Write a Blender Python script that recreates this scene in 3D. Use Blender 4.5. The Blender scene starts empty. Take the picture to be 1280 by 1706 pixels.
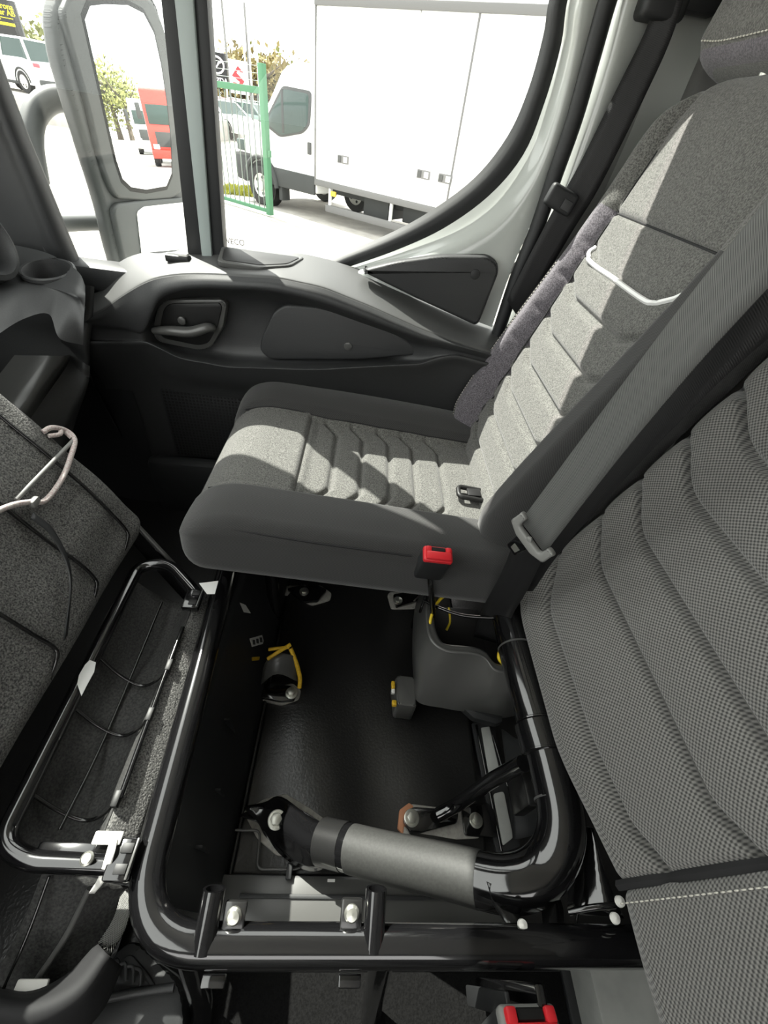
import bpy, bmesh, math, random
from mathutils import Vector, Matrix
random.seed(7)
S = bpy.context.scene
COL = S.collection
PI = math.pi

# ------------------------------------------------------------------ camera
# metres; X = towards the rear of the cab, Y = towards the passenger door, Z up; cab floor z=0
FOC = 700.0
CAM = Vector((0, 0, 1.0))
AX = Vector((0.99319983, 0.08495197, 0.07960694))     # world axes seen in the camera frame (right, down, forward)
AY = Vector((0.0, -0.68377865, 0.7296895))
AZ = Vector((0.11642209, -0.72472748, -0.67912883))
cam_d = bpy.data.cameras.new('camera'); cam = bpy.data.objects.new('camera', cam_d); COL.objects.link(cam)
cam_d.sensor_fit = 'HORIZONTAL'; cam_d.sensor_width = 36.0; cam_d.lens = 36.0 * FOC / 1280.0
cam_d.clip_start = 0.01; cam_d.clip_end = 500
M3 = Matrix(((AX.x, -AX.y, -AX.z), (AY.x, -AY.y, -AY.z), (AZ.x, -AZ.y, -AZ.z)))
cam.matrix_world = Matrix.Translation(CAM) @ M3.to_4x4()
S.camera = cam

# ------------------------------------------------------------------ world, sun, exposure
S.view_settings.view_transform = 'Standard'; S.view_settings.look = 'None'
S.view_settings.exposure = 0.0; S.view_settings.gamma = 1.0; S.view_settings.use_curve_mapping = False
wd = bpy.data.worlds.new('sky'); S.world = wd; wd.use_nodes = True
bg = wd.node_tree.nodes['Background']
bg.inputs[0].default_value = (1.0, 0.99, 0.965, 1); bg.inputs[1].default_value = 3.7
SUN_AZ, SUN_EL = math.radians(45), math.radians(50)
sd = bpy.data.lights.new('sun', 'SUN'); so = bpy.data.objects.new('sun', sd); COL.objects.link(so)
sd.energy = 15.0; sd.angle = math.radians(0.6); sd.color = (1.0, 0.96, 0.89)
to_sun = Vector((-math.cos(SUN_AZ) * math.cos(SUN_EL), math.sin(SUN_AZ) * math.cos(SUN_EL), math.sin(SUN_EL)))
so.rotation_euler = to_sun.to_track_quat('Z', 'Y').to_euler(); so.location = to_sun * 40

# ------------------------------------------------------------------ geometry helpers
def ray(px, py):
    c = Vector((px - 640, py - 853, FOC)); return Vector((AX.dot(c), AY.dot(c), AZ.dot(c)))
def PZ(px, py, z): d = ray(px, py); return CAM + d * ((z - CAM.z) / d.z)
def PY(px, py, y): d = ray(px, py); return CAM + d * (y / d.y)
def PX(px, py, x): d = ray(px, py); return CAM + d * (x / d.x)
def PP(px, py, pt, n):
    d = ray(px, py); n = Vector(n); return CAM + d * ((Vector(pt) - CAM).dot(n) / d.dot(n))

def link(o, parent=None):
    COL.objects.link(o)
    if parent is not None: o.parent = parent
    return o
def tag(o, label=None, cat=None, group=None, kind=None):
    if label: o['label'] = label
    if cat: o['category'] = cat
    if group: o['group'] = group
    if kind: o['kind'] = kind
    return o
def thing(name, label=None, cat=None, loc=(0, 0, 0), group=None, kind=None):
    o = bpy.data.objects.new(name, None); COL.objects.link(o)
    o.empty_display_size = 0.05
    o.location = loc
    return tag(o, label, cat, group, kind)
def mesh(name, V, F, mat, parent=None, smooth=True, uv=None, angle=None):
    me = bpy.data.meshes.new(name)
    off = parent_offset(parent)
    me.from_pydata([tuple(Vector(v) - off) for v in V], [], F)
    if uv is not None:
        l = me.uv_layers.new(name='UVMap')
        for lp in me.loops: l.data[lp.index].uv = uv[lp.vertex_index]
    if smooth: me.shade_smooth()
    if angle is not None:
        me.shade_smooth(); me.set_sharp_from_angle(angle=math.radians(angle))
    o = bpy.data.objects.new(name, me); me.materials.append(mat)
    return link(o, parent)
def parent_offset(p):
    v = Vector((0, 0, 0))
    while p is not None: v += p.location; p = p.parent
    return v
def from_bm(name, bm, mat, parent=None, angle=35):
    me = bpy.data.meshes.new(name)
    off = parent_offset(parent)
    bmesh.ops.translate(bm, verts=bm.verts, vec=-off)
    bmesh.ops.recalc_face_normals(bm, faces=bm.faces)
    bm.to_mesh(me); bm.free(); me.shade_smooth(); me.set_sharp_from_angle(angle=math.radians(angle))
    me.materials.append(mat)
    return link(bpy.data.objects.new(name, me), parent)

def basis(u, v, w, o=(0, 0, 0)):
    u, v, w, o = Vector(u), Vector(v), Vector(w), Vector(o)
    return Matrix(((u.x, v.x, w.x, o.x), (u.y, v.y, w.y, o.y), (u.z, v.z, w.z, o.z), (0, 0, 0, 1)))
def box_bm(c, s, M=None, bevel=0.0, seg=2):
    bm = bmesh.new(); bmesh.ops.create_cube(bm, size=1)
    bmesh.ops.scale(bm, vec=s, verts=bm.verts)
    if bevel > 0: bmesh.ops.bevel(bm, geom=bm.edges[:], offset=bevel, segments=seg, affect='EDGES', profile=0.5)
    bmesh.ops.translate(bm, verts=bm.verts, vec=c)
    if M is not None: bmesh.ops.transform(bm, matrix=M, verts=bm.verts)
    return bm
def box(name, c, s, mat, parent=None, bevel=0.004, M=None, seg=2):
    return from_bm(name, box_bm(c, s, M, bevel, seg), mat, parent)
def prism(name, poly, depth, mat, parent=None, bevel=0.003, M=None, seg=2, angle=35):
    """poly: 2D list in local XY, extruded along -Z by depth, then M"""
    bm = bmesh.new()
    vs = [bm.verts.new((p[0], p[1], 0)) for p in poly]
    f = bm.faces.new(vs)
    r = bmesh.ops.extrude_face_region(bm, geom=[f])
    nv = [e for e in r['geom'] if isinstance(e, bmesh.types.BMVert)]
    bmesh.ops.translate(bm, verts=nv, vec=(0, 0, -depth))
    bmesh.ops.recalc_face_normals(bm, faces=bm.faces)
    if bevel > 0:
        bmesh.ops.bevel(bm, geom=bm.edges[:], offset=bevel, segments=seg, affect='EDGES', profile=0.5)
    if M is not None: bmesh.ops.transform(bm, matrix=M, verts=bm.verts)
    return from_bm(name, bm, mat, parent, angle)
def round_poly(poly, r, n=5):
    out = []
    N = len(poly)
    for i in range(N):
        p0, p1, p2 = Vector(poly[i - 1]), Vector(poly[i]), Vector(poly[(i + 1) % N])
        a, b = (p0 - p1), (p2 - p1)
        rr = min(r if not isinstance(r, (list, tuple)) else r[i], a.length * .48, b.length * .48)
        if rr <= 1e-6: out.append(p1); continue
        a, b = p1 + a.normalized() * rr, p1 + b.normalized() * rr
        for k in range(n + 1):
            t = k / n; out.append((1 - t) ** 2 * a + 2 * t * (1 - t) * p1 + t * t * b)
    return out
def fillet(pts, r, n=8):
    pts = [Vector(p) for p in pts]; out = [pts[0]]
    for i in range(1, len(pts) - 1):
        p0, p1, p2 = pts[i - 1], pts[i], pts[i + 1]
        a, b = p0 - p1, p2 - p1
        rr = min(r[i - 1] if isinstance(r, (list, tuple)) else r, a.length * .49, b.length * .49)
        a, b = p1 + a.normalized() * rr, p1 + b.normalized() * rr
        for k in range(n + 1):
            t = k / n; out.append((1 - t) ** 2 * a + 2 * t * (1 - t) * p1 + t * t * b)
    out.append(pts[-1]); return out
def crom(pts, n=6):
    pts = [Vector(p) for p in pts]; out = []
    for i in range(len(pts) - 1):
        p0 = pts[i - 1] if i else pts[0] * 2 - pts[1]
        p3 = pts[i + 2] if i + 2 < len(pts) else pts[-1] * 2 - pts[-2]
        p1, p2 = pts[i], pts[i + 1]
        for k in range(n):
            t = k / n
            out.append(.5 * (2 * p1 + (p2 - p0) * t + (2 * p0 - 5 * p1 + 4 * p2 - p3) * t * t + (3 * p1 - p0 - 3 * p2 + p3) * t ** 3))
    out.append(pts[-1]); return out
def tube_data(path, r, seg=14, flat=None, caps=True):
    """sweep; r number or list; flat=(a,b) elliptical scales"""
    path = [Vector(p) for p in path]; n = len(path)
    T = []
    for i in range(n):
        d = path[min(i + 1, n - 1)] - path[max(i - 1, 0)]
        T.append(d.normalized() if d.length > 1e-9 else Vector((0, 0, 1)))
    up = Vector((0, 0, 1)) if abs(T[0].z) < .9 else Vector((1, 0, 0))
    N = (up - T[0] * up.dot(T[0])).normalized()
    V, F = [], []
    for i in range(n):
        N = (N - T[i] * N.dot(T[i])).normalized(); B = T[i].cross(N)
        rr = r[i] if isinstance(r, (list, tuple)) else r
        fa, fb = flat if flat else (1, 1)
        for k in range(seg):
            a = 2 * PI * k / seg
            V.append(path[i] + N * (math.cos(a) * rr * fa) + B * (math.sin(a) * rr * fb))
    for i in range(n - 1):
        for k in range(seg):
            k2 = (k + 1) % seg
            F.append((i * seg + k, i * seg + k2, (i + 1) * seg + k2, (i + 1) * seg + k))
    if caps:
        F.append(tuple(range(seg - 1, -1, -1))); F.append(tuple((n - 1) * seg + k for k in range(seg)))
    return V, F
def tube(name, path, r, mat, parent=None, seg=14, flat=None, caps=True):
    V, F = tube_data(path, r, seg, flat, caps)
    return mesh(name, V, F, mat, parent, angle=50)
def lathe(name, prof, M, mat, parent=None, seg=24, angle=35, end_cap=True):
    V, F = [], []
    for (r, z) in prof:
        for k in range(seg):
            a = 2 * PI * k / seg; V.append(M @ Vector((r * math.cos(a), r * math.sin(a), z)))
    for i in range(len(prof) - 1):
        for k in range(seg):
            k2 = (k + 1) % seg
            F.append((i * seg + k, i * seg + k2, (i + 1) * seg + k2, (i + 1) * seg + k))
    if prof[0][0] > 1e-6: F.append(tuple(range(seg - 1, -1, -1)))
    if end_cap and prof[-1][0] > 1e-6: F.append(tuple((len(prof) - 1) * seg + k for k in range(seg)))
    return mesh(name, V, F, mat, parent, angle=angle)
def loft_data(rows, nu=6, nv=4, closed_u=False):
    R = [crom(r, nu) for r in rows]
    ncol = len(R[0]); colz = [crom([r[j] for r in R], nv) for j in range(ncol)]
    nr = len(colz[0])
    V = [colz[j][i] for i in range(nr) for j in range(ncol)]
    F = [(i * ncol + j, i * ncol + j + 1, (i + 1) * ncol + j + 1, (i + 1) * ncol + j) for i in range(nr - 1) for j in range(ncol - 1)]
    return V, F, nr, ncol
def thick(o, t, off=-1):
    m = o.modifiers.new('solid', 'SOLIDIFY'); m.thickness = t; m.offset = off; return o
def loft(name, rows, mat, parent=None, nu=6, nv=4, t=0.0, off=-1):
    V, F, nr, nc = loft_data(rows, nu, nv)
    uv = []
    for i in range(nr):
        for j in range(nc):
            uv.append((V[i * nc + j].x, V[i * nc + j].z))
    o = mesh(name, V, F, mat, parent, uv=uv)
    if t: thick(o, t, off)
    return o
def ribbon(name, ea, eb, mat, parent=None, t=0.0014, n=6):
    A, B = crom(ea, n), crom(eb, n); V = []; F = []; uv = []; L = 0
    k = 5
    for i in range(len(A)):
        if i: L += ((A[i] + B[i]) / 2 - (A[i - 1] + B[i - 1]) / 2).length
        w = (A[i] - B[i]).length
        for j in range(k):
            s = j / (k - 1); V.append(A[i].lerp(B[i], s)); uv.append((s * w, L))
    for i in range(len(A) - 1):
        for j in range(k - 1):
            F.append((i * k + j, i * k + j + 1, (i + 1) * k + j + 1, (i + 1) * k + j))
    o = mesh(name, V, F, mat, parent, uv=uv); thick(o, t, 0); return o
def quad_frame(a, b, c):
    """matrix with origin a, x to b, y towards c"""
    x = (b - a).normalized(); n = x.cross(c - a).normalized(); return basis(x, n.cross(x), n, a)
def dup(root, loc=None, label=None, group=None, rotz=None):
    def cp(o, par):
        c = o.copy(); COL.objects.link(c); c.parent = par
        for ch in o.children: cp(ch, c)
        return c
    r = cp(root, None)
    if loc is not None: r.location = loc
    if rotz is not None: r.rotation_euler = (0, 0, rotz)
    if label: r['label'] = label
    if group: r['group'] = group
    return r
def text(name, body, size, M, mat, parent=None, align='LEFT', bold=0.0, shear=0.0):
    c = bpy.data.curves.new(name, 'FONT'); c.body = body; c.size = size; c.align_x = align; c.offset = bold; c.shear = shear
    c.extrude = 0.0004
    o = bpy.data.objects.new('tmp_text', c); COL.objects.link(o)
    bpy.context.view_layer.update()
    dg = bpy.context.evaluated_depsgraph_get()
    me = bpy.data.meshes.new_from_object(o.evaluated_get(dg)); me.name = name
    bpy.data.objects.remove(o); bpy.data.curves.remove(c)
    me.transform(M); me.transform(Matrix.Translation(-parent_offset(parent)))
    me.materials.clear(); me.materials.append(mat)
    return link(bpy.data.objects.new(name, me), parent)
def sstep(a, b, x):
    t = max(0., min(1., (x - a) / (b - a))); return t * t * (3 - 2 * t)

# ------------------------------------------------------------------ materials
def mk(name):
    m = bpy.data.materials.new(name); m.use_nodes = True
    nt = m.node_tree; return m, nt, nt.nodes['Principled BSDF']
def mat(name, col, rough=.5, metal=0., noise=None, bump=None, coat=0., spec=.5, coords='Object', col2=None, vor=None):
    """noise=(scale, amount) colour speckle towards col2; bump=(scale, strength, distance)"""
    m, nt, b = mk(name); N, L = nt.nodes, nt.links
    b.inputs['Base Color'].default_value = (*col, 1); b.inputs['Roughness'].default_value = rough
    b.inputs['Metallic'].default_value = metal; b.inputs['Specular IOR Level'].default_value = spec
    if coat: b.inputs['Coat Weight'].default_value = coat; b.inputs['Coat Roughness'].default_value = .06
    tc = N.new('ShaderNodeTexCoord')
    if noise:
        t = N.new('ShaderNodeTexNoise'); t.inputs['Scale'].default_value = noise[0]; t.inputs['Detail'].default_value = 3
        L.new(tc.outputs[coords], t.inputs['Vector'])
        r = N.new('ShaderNodeValToRGB'); r.color_ramp.elements[0].position = .35; r.color_ramp.elements[1].position = .65
        c2 = col2 or tuple(c * (1 + noise[1]) for c in col)
        c1 = tuple(c * (1 - noise[1]) for c in col) if not col2 else col
        r.color_ramp.elements[0].color = (*c1, 1); r.color_ramp.elements[1].color = (*c2, 1)
        L.new(t.outputs['Fac'], r.inputs['Fac']); L.new(r.outputs['Color'], b.inputs['Base Color'])
    if bump:
        t = N.new('ShaderNodeTexVoronoi') if vor else N.new('ShaderNodeTexNoise')
        t.inputs['Scale'].default_value = bump[0]
        L.new(tc.outputs[coords], t.inputs['Vector'])
        bn = N.new('ShaderNodeBump'); bn.inputs['Strength'].default_value = bump[1]; bn.inputs['Distance'].default_value = bump[2]
        L.new(t.outputs['Distance' if vor else 'Fac'], bn.inputs['Height']); L.new(bn.outputs['Normal'], b.inputs['Normal'])
    return m
def weave(name, c1, c2, pu, pv, rough=.9, strength=.6, dist=.0008, sheen=.25, diag=0.0, speck=None):
    """woven cloth on UVs in metres: thread pitches pu, pv"""
    m, nt, b = mk(name); N, L = nt.nodes, nt.links
    b.inputs['Roughness'].default_value = rough; b.inputs['Specular IOR Level'].default_value = .25
    b.inputs['Sheen Weight'].default_value = sheen; b.inputs['Sheen Roughness'].default_value = .5
    uv = N.new('ShaderNodeUVMap'); sp = N.new('ShaderNodeSeparateXYZ'); L.new(uv.outputs[0], sp.inputs[0])
    def math_(op, a, bb):
        n = N.new('ShaderNodeMath'); n.operation = op
        for i, x in enumerate((a, bb)):
            if x is None: continue
            if isinstance(x, (int, float)): n.inputs[i].default_value = x
            else: L.new(x, n.inputs[i])
        return n.outputs[0]
    U = math_('ADD', sp.outputs['X'], math_('MULTIPLY', sp.outputs['Y'], diag))
    a = math_('SINE', math_('MULTIPLY', U, 2 * PI / pu), None)
    c = math_('SINE', math_('MULTIPLY', sp.outputs['Y'], 2 * PI / pv), None)
    h = math_('MULTIPLY', math_('ADD', math_('MULTIPLY', a, c), 1.0), .5)
    r = N.new('ShaderNodeValToRGB'); r.color_ramp.elements[0].position = .15; r.color_ramp.elements[1].position = .8
    r.color_ramp.elements[0].color = (*c1, 1); r.color_ramp.elements[1].color = (*c2, 1)
    L.new(h, r.inputs['Fac'])
    out = r.outputs['Color']
    if speck:
        tc = N.new('ShaderNodeTexCoord'); t = N.new('ShaderNodeTexNoise'); t.inputs['Scale'].default_value = speck[0]
        L.new(tc.outputs['Object'], t.inputs['Vector'])
        mx = N.new('ShaderNodeMix'); mx.data_type = 'RGBA'; mx.blend_type = 'MULTIPLY'; mx.inputs[0].default_value = speck[1]
        rr = N.new('ShaderNodeValToRGB'); rr.color_ramp.elements[0].position = .35; rr.color_ramp.elements[1].position = .65
        rr.color_ramp.elements[0].color = (.3, .3, .3, 1); rr.color_ramp.elements[1].color = (1.5, 1.5, 1.5, 1)
        L.new(t.outputs['Fac'], rr.inputs['Fac']); L.new(out, mx.inputs[6]); L.new(rr.outputs['Color'], mx.inputs[7]); out = mx.outputs[2]
    L.new(out, b.inputs['Base Color'])
    bn = N.new('ShaderNodeBump'); bn.inputs['Strength'].default_value = strength; bn.inputs['Distance'].default_value = dist
    L.new(h, bn.inputs['Height']); L.new(bn.outputs['Normal'], b.inputs['Normal'])
    return m
def glass(name, tint=(.97, .99, .98), refl=.02):
    m = bpy.data.materials.new(name); m.use_nodes = True; nt = m.node_tree; nt.nodes.clear()
    o = nt.nodes.new('ShaderNodeOutputMaterial'); mx = nt.nodes.new('ShaderNodeMixShader')
    t = nt.nodes.new('ShaderNodeBsdfTransparent'); t.inputs[0].default_value = (*tint, 1)
    g = nt.nodes.new('ShaderNodeBsdfGlossy'); g.inputs['Roughness'].default_value = .0
    mx.inputs[0].default_value = refl
    nt.links.new(t.outputs[0], mx.inputs[1]); nt.links.new(g.outputs[0], mx.inputs[2]); nt.links.new(mx.outputs[0], o.inputs[0])
    return m

M = {}
M['heather'] = weave('heather_grey_seat_fabric', (.075, .075, .07), (.155, .153, .142), .0016, .0016, speck=(420, .75), strength=.3, dist=.0004)
M['dark_weave'] = weave('dark_grey_twill_fabric', (.022, .022, .0225), (.053, .0525, .051), .0030, .0026, strength=.6, dist=.0005, diag=.5)
M['violet'] = weave('violet_grey_side_fabric', (.085, .078, .090), (.165, .152, .168), .0018, .0018, speck=(420, .7), strength=.3, dist=.0004)
M['coarse'] = weave('coarse_grey_basket_weave', (.044, .044, .043), (.225, .221, .208), .0053, .0049, strength=.9, dist=.0010, diag=.0)
M['coarse_dark'] = weave('coarse_black_basket_weave', (.014, .014, .015), (.050, .050, .050), .0064, .0056, strength=.8, dist=.0008)
M['piping'] = mat('black_piping_cord', (.012, .012, .013), .8)
M['stitch'] = mat('white_stitching_thread', (.6, .58, .52), .7)
M['reflect'] = mat('silver_reflective_piping', (.85, .85, .84), .45)
M['webbing'] = weave('sunlit_belt_webbing', (.06, .061, .06), (.140, .142, .136), .0300, .0022, rough=.45, strength=.35, dist=.0003, sheen=.0)  # upper belt run, sunlight put into its lighter colour
M['webbing_black'] = weave('black_belt_webbing', (.010, .010, .011), (.022, .022, .022), .0300, .0022, rough=.5, strength=.35, dist=.0003, sheen=.0)
M['plastic'] = mat('grained_charcoal_plastic', (.034, .035, .036), .48, bump=(900, .25, .0004), noise=(500, .12))
M['rail'] = mat('sunlit_charcoal_plastic', (.060, .061, .060), .52, bump=(900, .08, .0003), spec=.7)  # door plastic again, lightened to carry sun glare on the rail top
M['plastic_dark'] = mat('dark_moulded_plastic', (.016, .017, .018), .55, bump=(700, .2, .0004))
M['plastic_grey'] = mat('mid_grey_moulded_plastic', (.080, .080, .077), .28, bump=(900, .1, .0003))
M['tongue'] = mat('grey_tongue_plastic', (.20, .20, .19), .5, bump=(900, .1, .0003))
M['gloss'] = mat('gloss_black_painted_steel', (.006, .006, .0065), .13, coat=1.0, spec=.5)
M['satin'] = mat('dusty_black_painted_steel', (.012, .012, .012), .30, noise=(650, .0), col2=(.016, .016, .016), coat=.5)
M['dull_grey'] = mat('dull_grey_tube_stretch', (.026, .0265, .025), .62, noise=(260, .15), bump=(600, .1, .0003))
M['wire'] = mat('black_coated_wire', (.008, .008, .008), .25, coat=.6)
M['felt'] = mat('charcoal_needle_felt', (.036, .036, .036), .95, noise=(420, .0), col2=(.190, .188, .178), bump=(380, .9, .0018))
M['felt_dark'] = mat('black_soft_liner_felt', (.016, .016, .016), .80, noise=(300, .0), col2=(.045, .045, .043), bump=(260, .6, .0012))
M['rubber'] = mat('black_leathery_rubber_mat', (.0125, .0125, .0125), .30, bump=(210, .40, .0012), spec=.6)
M['floor_shade'] = mat('black_floor_shade', (.005, .005, .005), .95, noise=(400, .4), bump=(500, .5, .001), spec=.1)  # near-black colour standing in for shade on the floor
M['zinc'] = mat('zinc_plated_bolt', (.55, .55, .50), .35, metal=.9)
M['pale_plate'] = mat('pale_foam_gasket', (.34, .33, .30), .7, noise=(120, .15))
M['copper'] = mat('orange_primer_edge', (.55, .25, .13), .6)
M['red'] = mat('red_buckle_plastic', (.62, .022, .03), .38)
M['black'] = mat('black_slot_plastic', (.006, .006, .006), .5)
M['yellow'] = mat('yellow_loom_tape', (.62, .38, .015), .55, noise=(300, .15))
M['yellow_wire'] = mat('yellow_cable_sheath', (.75, .56, .02), .4)
M['label'] = mat('white_paper_label', (.72, .72, .70), .6)
M['ink'] = mat('dark_print_ink', (.03, .03, .03), .6)
M['orange'] = mat('orange_warning_print', (.85, .22, .02), .5)
M['paint'] = mat('pale_grey_body_paint', (.50, .525, .50), .22, coat=.6)
M['paint_matte'] = mat('pale_grey_floor_paint', (.36, .37, .35), .55, noise=(30, .08))
M['strip'] = mat('grey_green_window_divider', (.34, .39, .38), .4)
M['seal'] = mat('black_rubber_weatherstrip', (.012, .013, .014), .55)
M['liner'] = mat('grey_headliner_fabric', (.55, .55, .53), .95)
M['trim_grey'] = mat('mid_grey_cab_trim', (.16, .16, .155), .7)
M['mirror'] = mat('silvered_mirror_glass', (.93, .95, .95), .0, metal=1.0)
M['housing'] = mat('grey_mirror_plastic', (.085, .09, .088), .5, bump=(500, .1, .0005))
M['glass'] = glass('clear_window_glass')
M['cord'] = mat('white_and_red_braided_cord', (.62, .60, .57), .8, noise=(420, .0), col2=(.45, .33, .32))
M['webstrap'] = mat('white_satin_strap', (.75, .74, .70), .4)
# outdoors
M['asphalt'] = mat('pale_sunlit_asphalt', (.42, .40, .37), .9, noise=(3, .12))
M['white'] = mat('white_vehicle_paint', (.80, .81, .80), .35, coat=.3)
M['box_white'] = mat('white_box_panel', (.82, .83, .82), .5)
M['truck_grey'] = mat('grey_bumper_plastic', (.040, .043, .043), .7)
M['tyre'] = mat('black_tyre_rubber', (.03, .03, .03), .8)
M['rim'] = mat('silver_wheel_rim', (.55, .55, .52), .4, metal=.6)
M['alu'] = mat('grey_aluminium_rail', (.13, .13, .13), .6, metal=.0)
M['green'] = mat('green_gate_paint', (.06, .18, .095), .6)
M['galv'] = mat('galvanised_bar', (.15, .18, .16), .5)
M['car_glass'] = mat('dark_tinted_car_glass', (.035, .06, .055), .10, spec=.35)
M['car_red'] = mat('red_car_paint', (.62, .03, .05), .3, coat=.5)
M['car_green'] = mat('grey_green_car_paint', (.16, .24, .21), .3, coat=.5)
M['car_silver'] = mat('silver_car_paint', (.55, .57, .57), .3, coat=.5)
M['lamp_red'] = mat('red_tail_lamp', (.7, .06, .08), .3)
M['lamp_amber'] = mat('amber_side_marker', (.85, .55, .05), .4)
M['sign_black'] = mat('black_sign_panel', (.025, .025, .025), .5)
M['sign_yellow'] = mat('yellow_sign_lettering', (.85, .72, .03), .5)
M['flag_black'] = mat('black_flag_cloth', (.02, .02, .022), .8)
M['flag_white'] = mat('white_flag_cloth', (.8, .8, .8), .8)
M['flag_red'] = mat('red_flag_emblem', (.75, .04, .05), .7)
M['leaf'] = mat('spring_green_leaves', (.13, .15, .035), .7, noise=(2.2, .0), col2=(.22, .22, .06))
M['leaf_brown'] = mat('brown_budding_twigs', (.17, .13, .05), .8, noise=(2.2, .0), col2=(.24, .20, .08))
M['bark'] = mat('grey_brown_bark', (.10, .08, .06), .9)
M['building'] = mat('teal_grey_building_wall', (.10, .17, .19), .7)
M['grass'] = mat('dry_yellow_green_grass', (.32, .33, .06), .9, noise=(4, .2))
M['truck_red'] = mat('red_truck_paint', (.62, .04, .025), .3, coat=.4)

# ================================================================== cab shell
def struct(o, label=None): return tag(o, label, kind='structure')
struct(box('ground', (10, 40, -.76), (240, 200, .12), M['asphalt'], bevel=0))
fl = struct(box('floor', (-.05, 0, -.035), (2.5, 2.26, .06), M['rubber'], bevel=0))
struct(box('wall_rear', (1.0, 0, .72), (.05, 2.26, 1.5), M['trim_grey'], bevel=0))
struct(box('ceiling', (.29, 0, 1.47), (1.47, 2.26, .05), M['liner'], bevel=.01))
wp = struct(thing('wall_passenger'))
box('side_panel', (.72, 1.115, .72), (.55, .05, 1.5), M['paint'], wp, bevel=.004)
box('pillar_trim', (.74, 1.075, .72), (.40, .035, 1.46), M['trim_grey'], wp, bevel=.01)
wdv = struct(thing('wall_driver'))
box('lower_panel', (.0, -1.09, .36), (2.4, .05, .76), M['plastic'], wdv)
box('rear_panel', (.72, -1.09, 1.09), (.6, .05, .70), M['trim_grey'], wdv)
box('window_header', (-.15, -1.09, 1.35), (1.15, .05, .22), M['trim_grey'], wdv)
wf = struct(thing('wall_front'))
box('firewall', (-1.28, 0, .35), (.05, 2.26, .74), M['plastic_dark'], wf)
box('header_rail', (-.455, 0, 1.435), (.05, 1.9, .06), M['trim_grey'], wf, bevel=.02)
# windscreen pane, raked, from the cowl to the header
wsc = struct(mesh('window_3', [(-1.27, -1.0, .74), (-1.27, 1.0, .74), (-.47, .80, 1.42), (-.47, -.80, 1.42)], [(0, 1, 2, 3)], M['glass'], smooth=False))
thick(wsc, .005)
# windscreen pillars
for sg0, nm in ((1, 'trim_1'), (-1, 'trim_2')):
    L = [[Vector((x, sg0 * y, z)) for x, y, z in r] for r in (
        [(-1.29, 1.01, .70), (-.88, .915, 1.06), (-.47, .815, 1.44)],
        [(-1.25, 1.00, .69), (-.85, .905, 1.035), (-.43, .81, 1.41)],
        [(-1.16, 1.06, .69), (-.78, 1.02, 1.06), (-.40, .98, 1.41)],
        [(-1.10, 1.12, .69), (-.72, 1.12, 1.06), (-.40, 1.12, 1.44)])]
    o = struct(loft(nm, L, M['plastic'], nu=4, nv=4)); thick(o, .012, 0)

# ---- passenger door
door = struct(thing('door_1', loc=(0, 1.1, 0)))
def px_row(pts, cols):
    out = []
    for x in cols:
        for i in range(len(pts) - 1):
            if pts[i][0] <= x <= pts[i + 1][0]:
                t = (x - pts[i][0]) / (pts[i + 1][0] - pts[i][0]); out.append((x, pts[i][1] + t * (pts[i + 1][1] - pts[i][1]))); break
        else: out.append((x, pts[0][1] if x < pts[0][0] else pts[-1][1]))
    return out
cols = [140, 170, 195, 215, 240, 265, 300, 340, 380, 420, 460, 500, 540, 580, 620, 660, 700, 730, 760, 790, 815, 840]
sill = px_row([(140, 472), (170, 464), (185, 446), (215, 428), (240, 421), (300, 416), (420, 417), (500, 422), (548, 432), (623, 456), (698, 488), (796, 532), (840, 548)], cols)
edge = px_row([(140, 528), (170, 515), (195, 497), (218, 482), (253, 463), (300, 456), (351, 455), (467, 462), (536, 477), (611, 506), (698, 545), (773, 572), (840, 592)], cols)
brow = px_row([(140, 545), (200, 548), (246, 552), (262, 505), (311, 484), (444, 487), (525, 504), (611, 536), (698, 568), (750, 580), (840, 602)], cols)
lip = px_row([(140, 566), (200, 566), (246, 566), (293, 591), (374, 607), (525, 612), (698, 603), (750, 587), (840, 608)], cols)
def eyeb(x): return sstep(238, 278, x) * (1 - sstep(640, 752, x))
rows = []
rows.append([PY(x, y, 1.105) for x, y in sill])
rows.append([PY(x, y + .35 * (edge[i][1] - y), 1.06) + Vector((0, 0, .0)) for i, (x, y) in enumerate(sill)])
rows.append([PY(x, y - 5, .992) for x, y in edge])
rows.append([PY(x, y + 3, .980) for x, y in edge])
rows.append([PY(x, y + .5 * (brow[i][1] - y), .968) for i, (x, y) in enumerate(edge)])
rows.append([PY(x, y - 4, .970) for x, y in brow])
rows.append([PY(x, y + 1, .976 + .020 * eyeb(x)) for x, y in brow])
rows.append([PY(x, y + .14 * (lip[i][1] - y) + 2, .978 + .060 * eyeb(x)) for i, (x, y) in enumerate(brow)])
rows.append([PY(x, y + .5 * (lip[i][1] - y) + 3, .978 + .066 * eyeb(x)) for i, (x, y) in enumerate(brow)])
rows.append([PY(x, y + .86 * (lip[i][1] - y) + 4, .976 + .052 * eyeb(x)) for i, (x, y) in enumerate(brow)])
rows.append([PY(x, y + 2, .966) for x, y in lip])
rows.append([PY(x, y + 8, .964) for x, y in lip])
rows.append([PY(x, y + 30, .988) for x, y in lip])
bot = rows[-1]
rows.append([Vector((p.x, 1.03, .40)) for p in bot])
rows.append([Vector((p.x, 1.045, .2)) for p in bot])
rows.append([Vector((p.x, 1.05, .02)) for p in bot])
loft('door_trim_panel', rows[3:], M['plastic'], door, nu=4, nv=4)
loft('armrest_rail', rows[:4], M['rail'], door, nu=4, nv=6)
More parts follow.
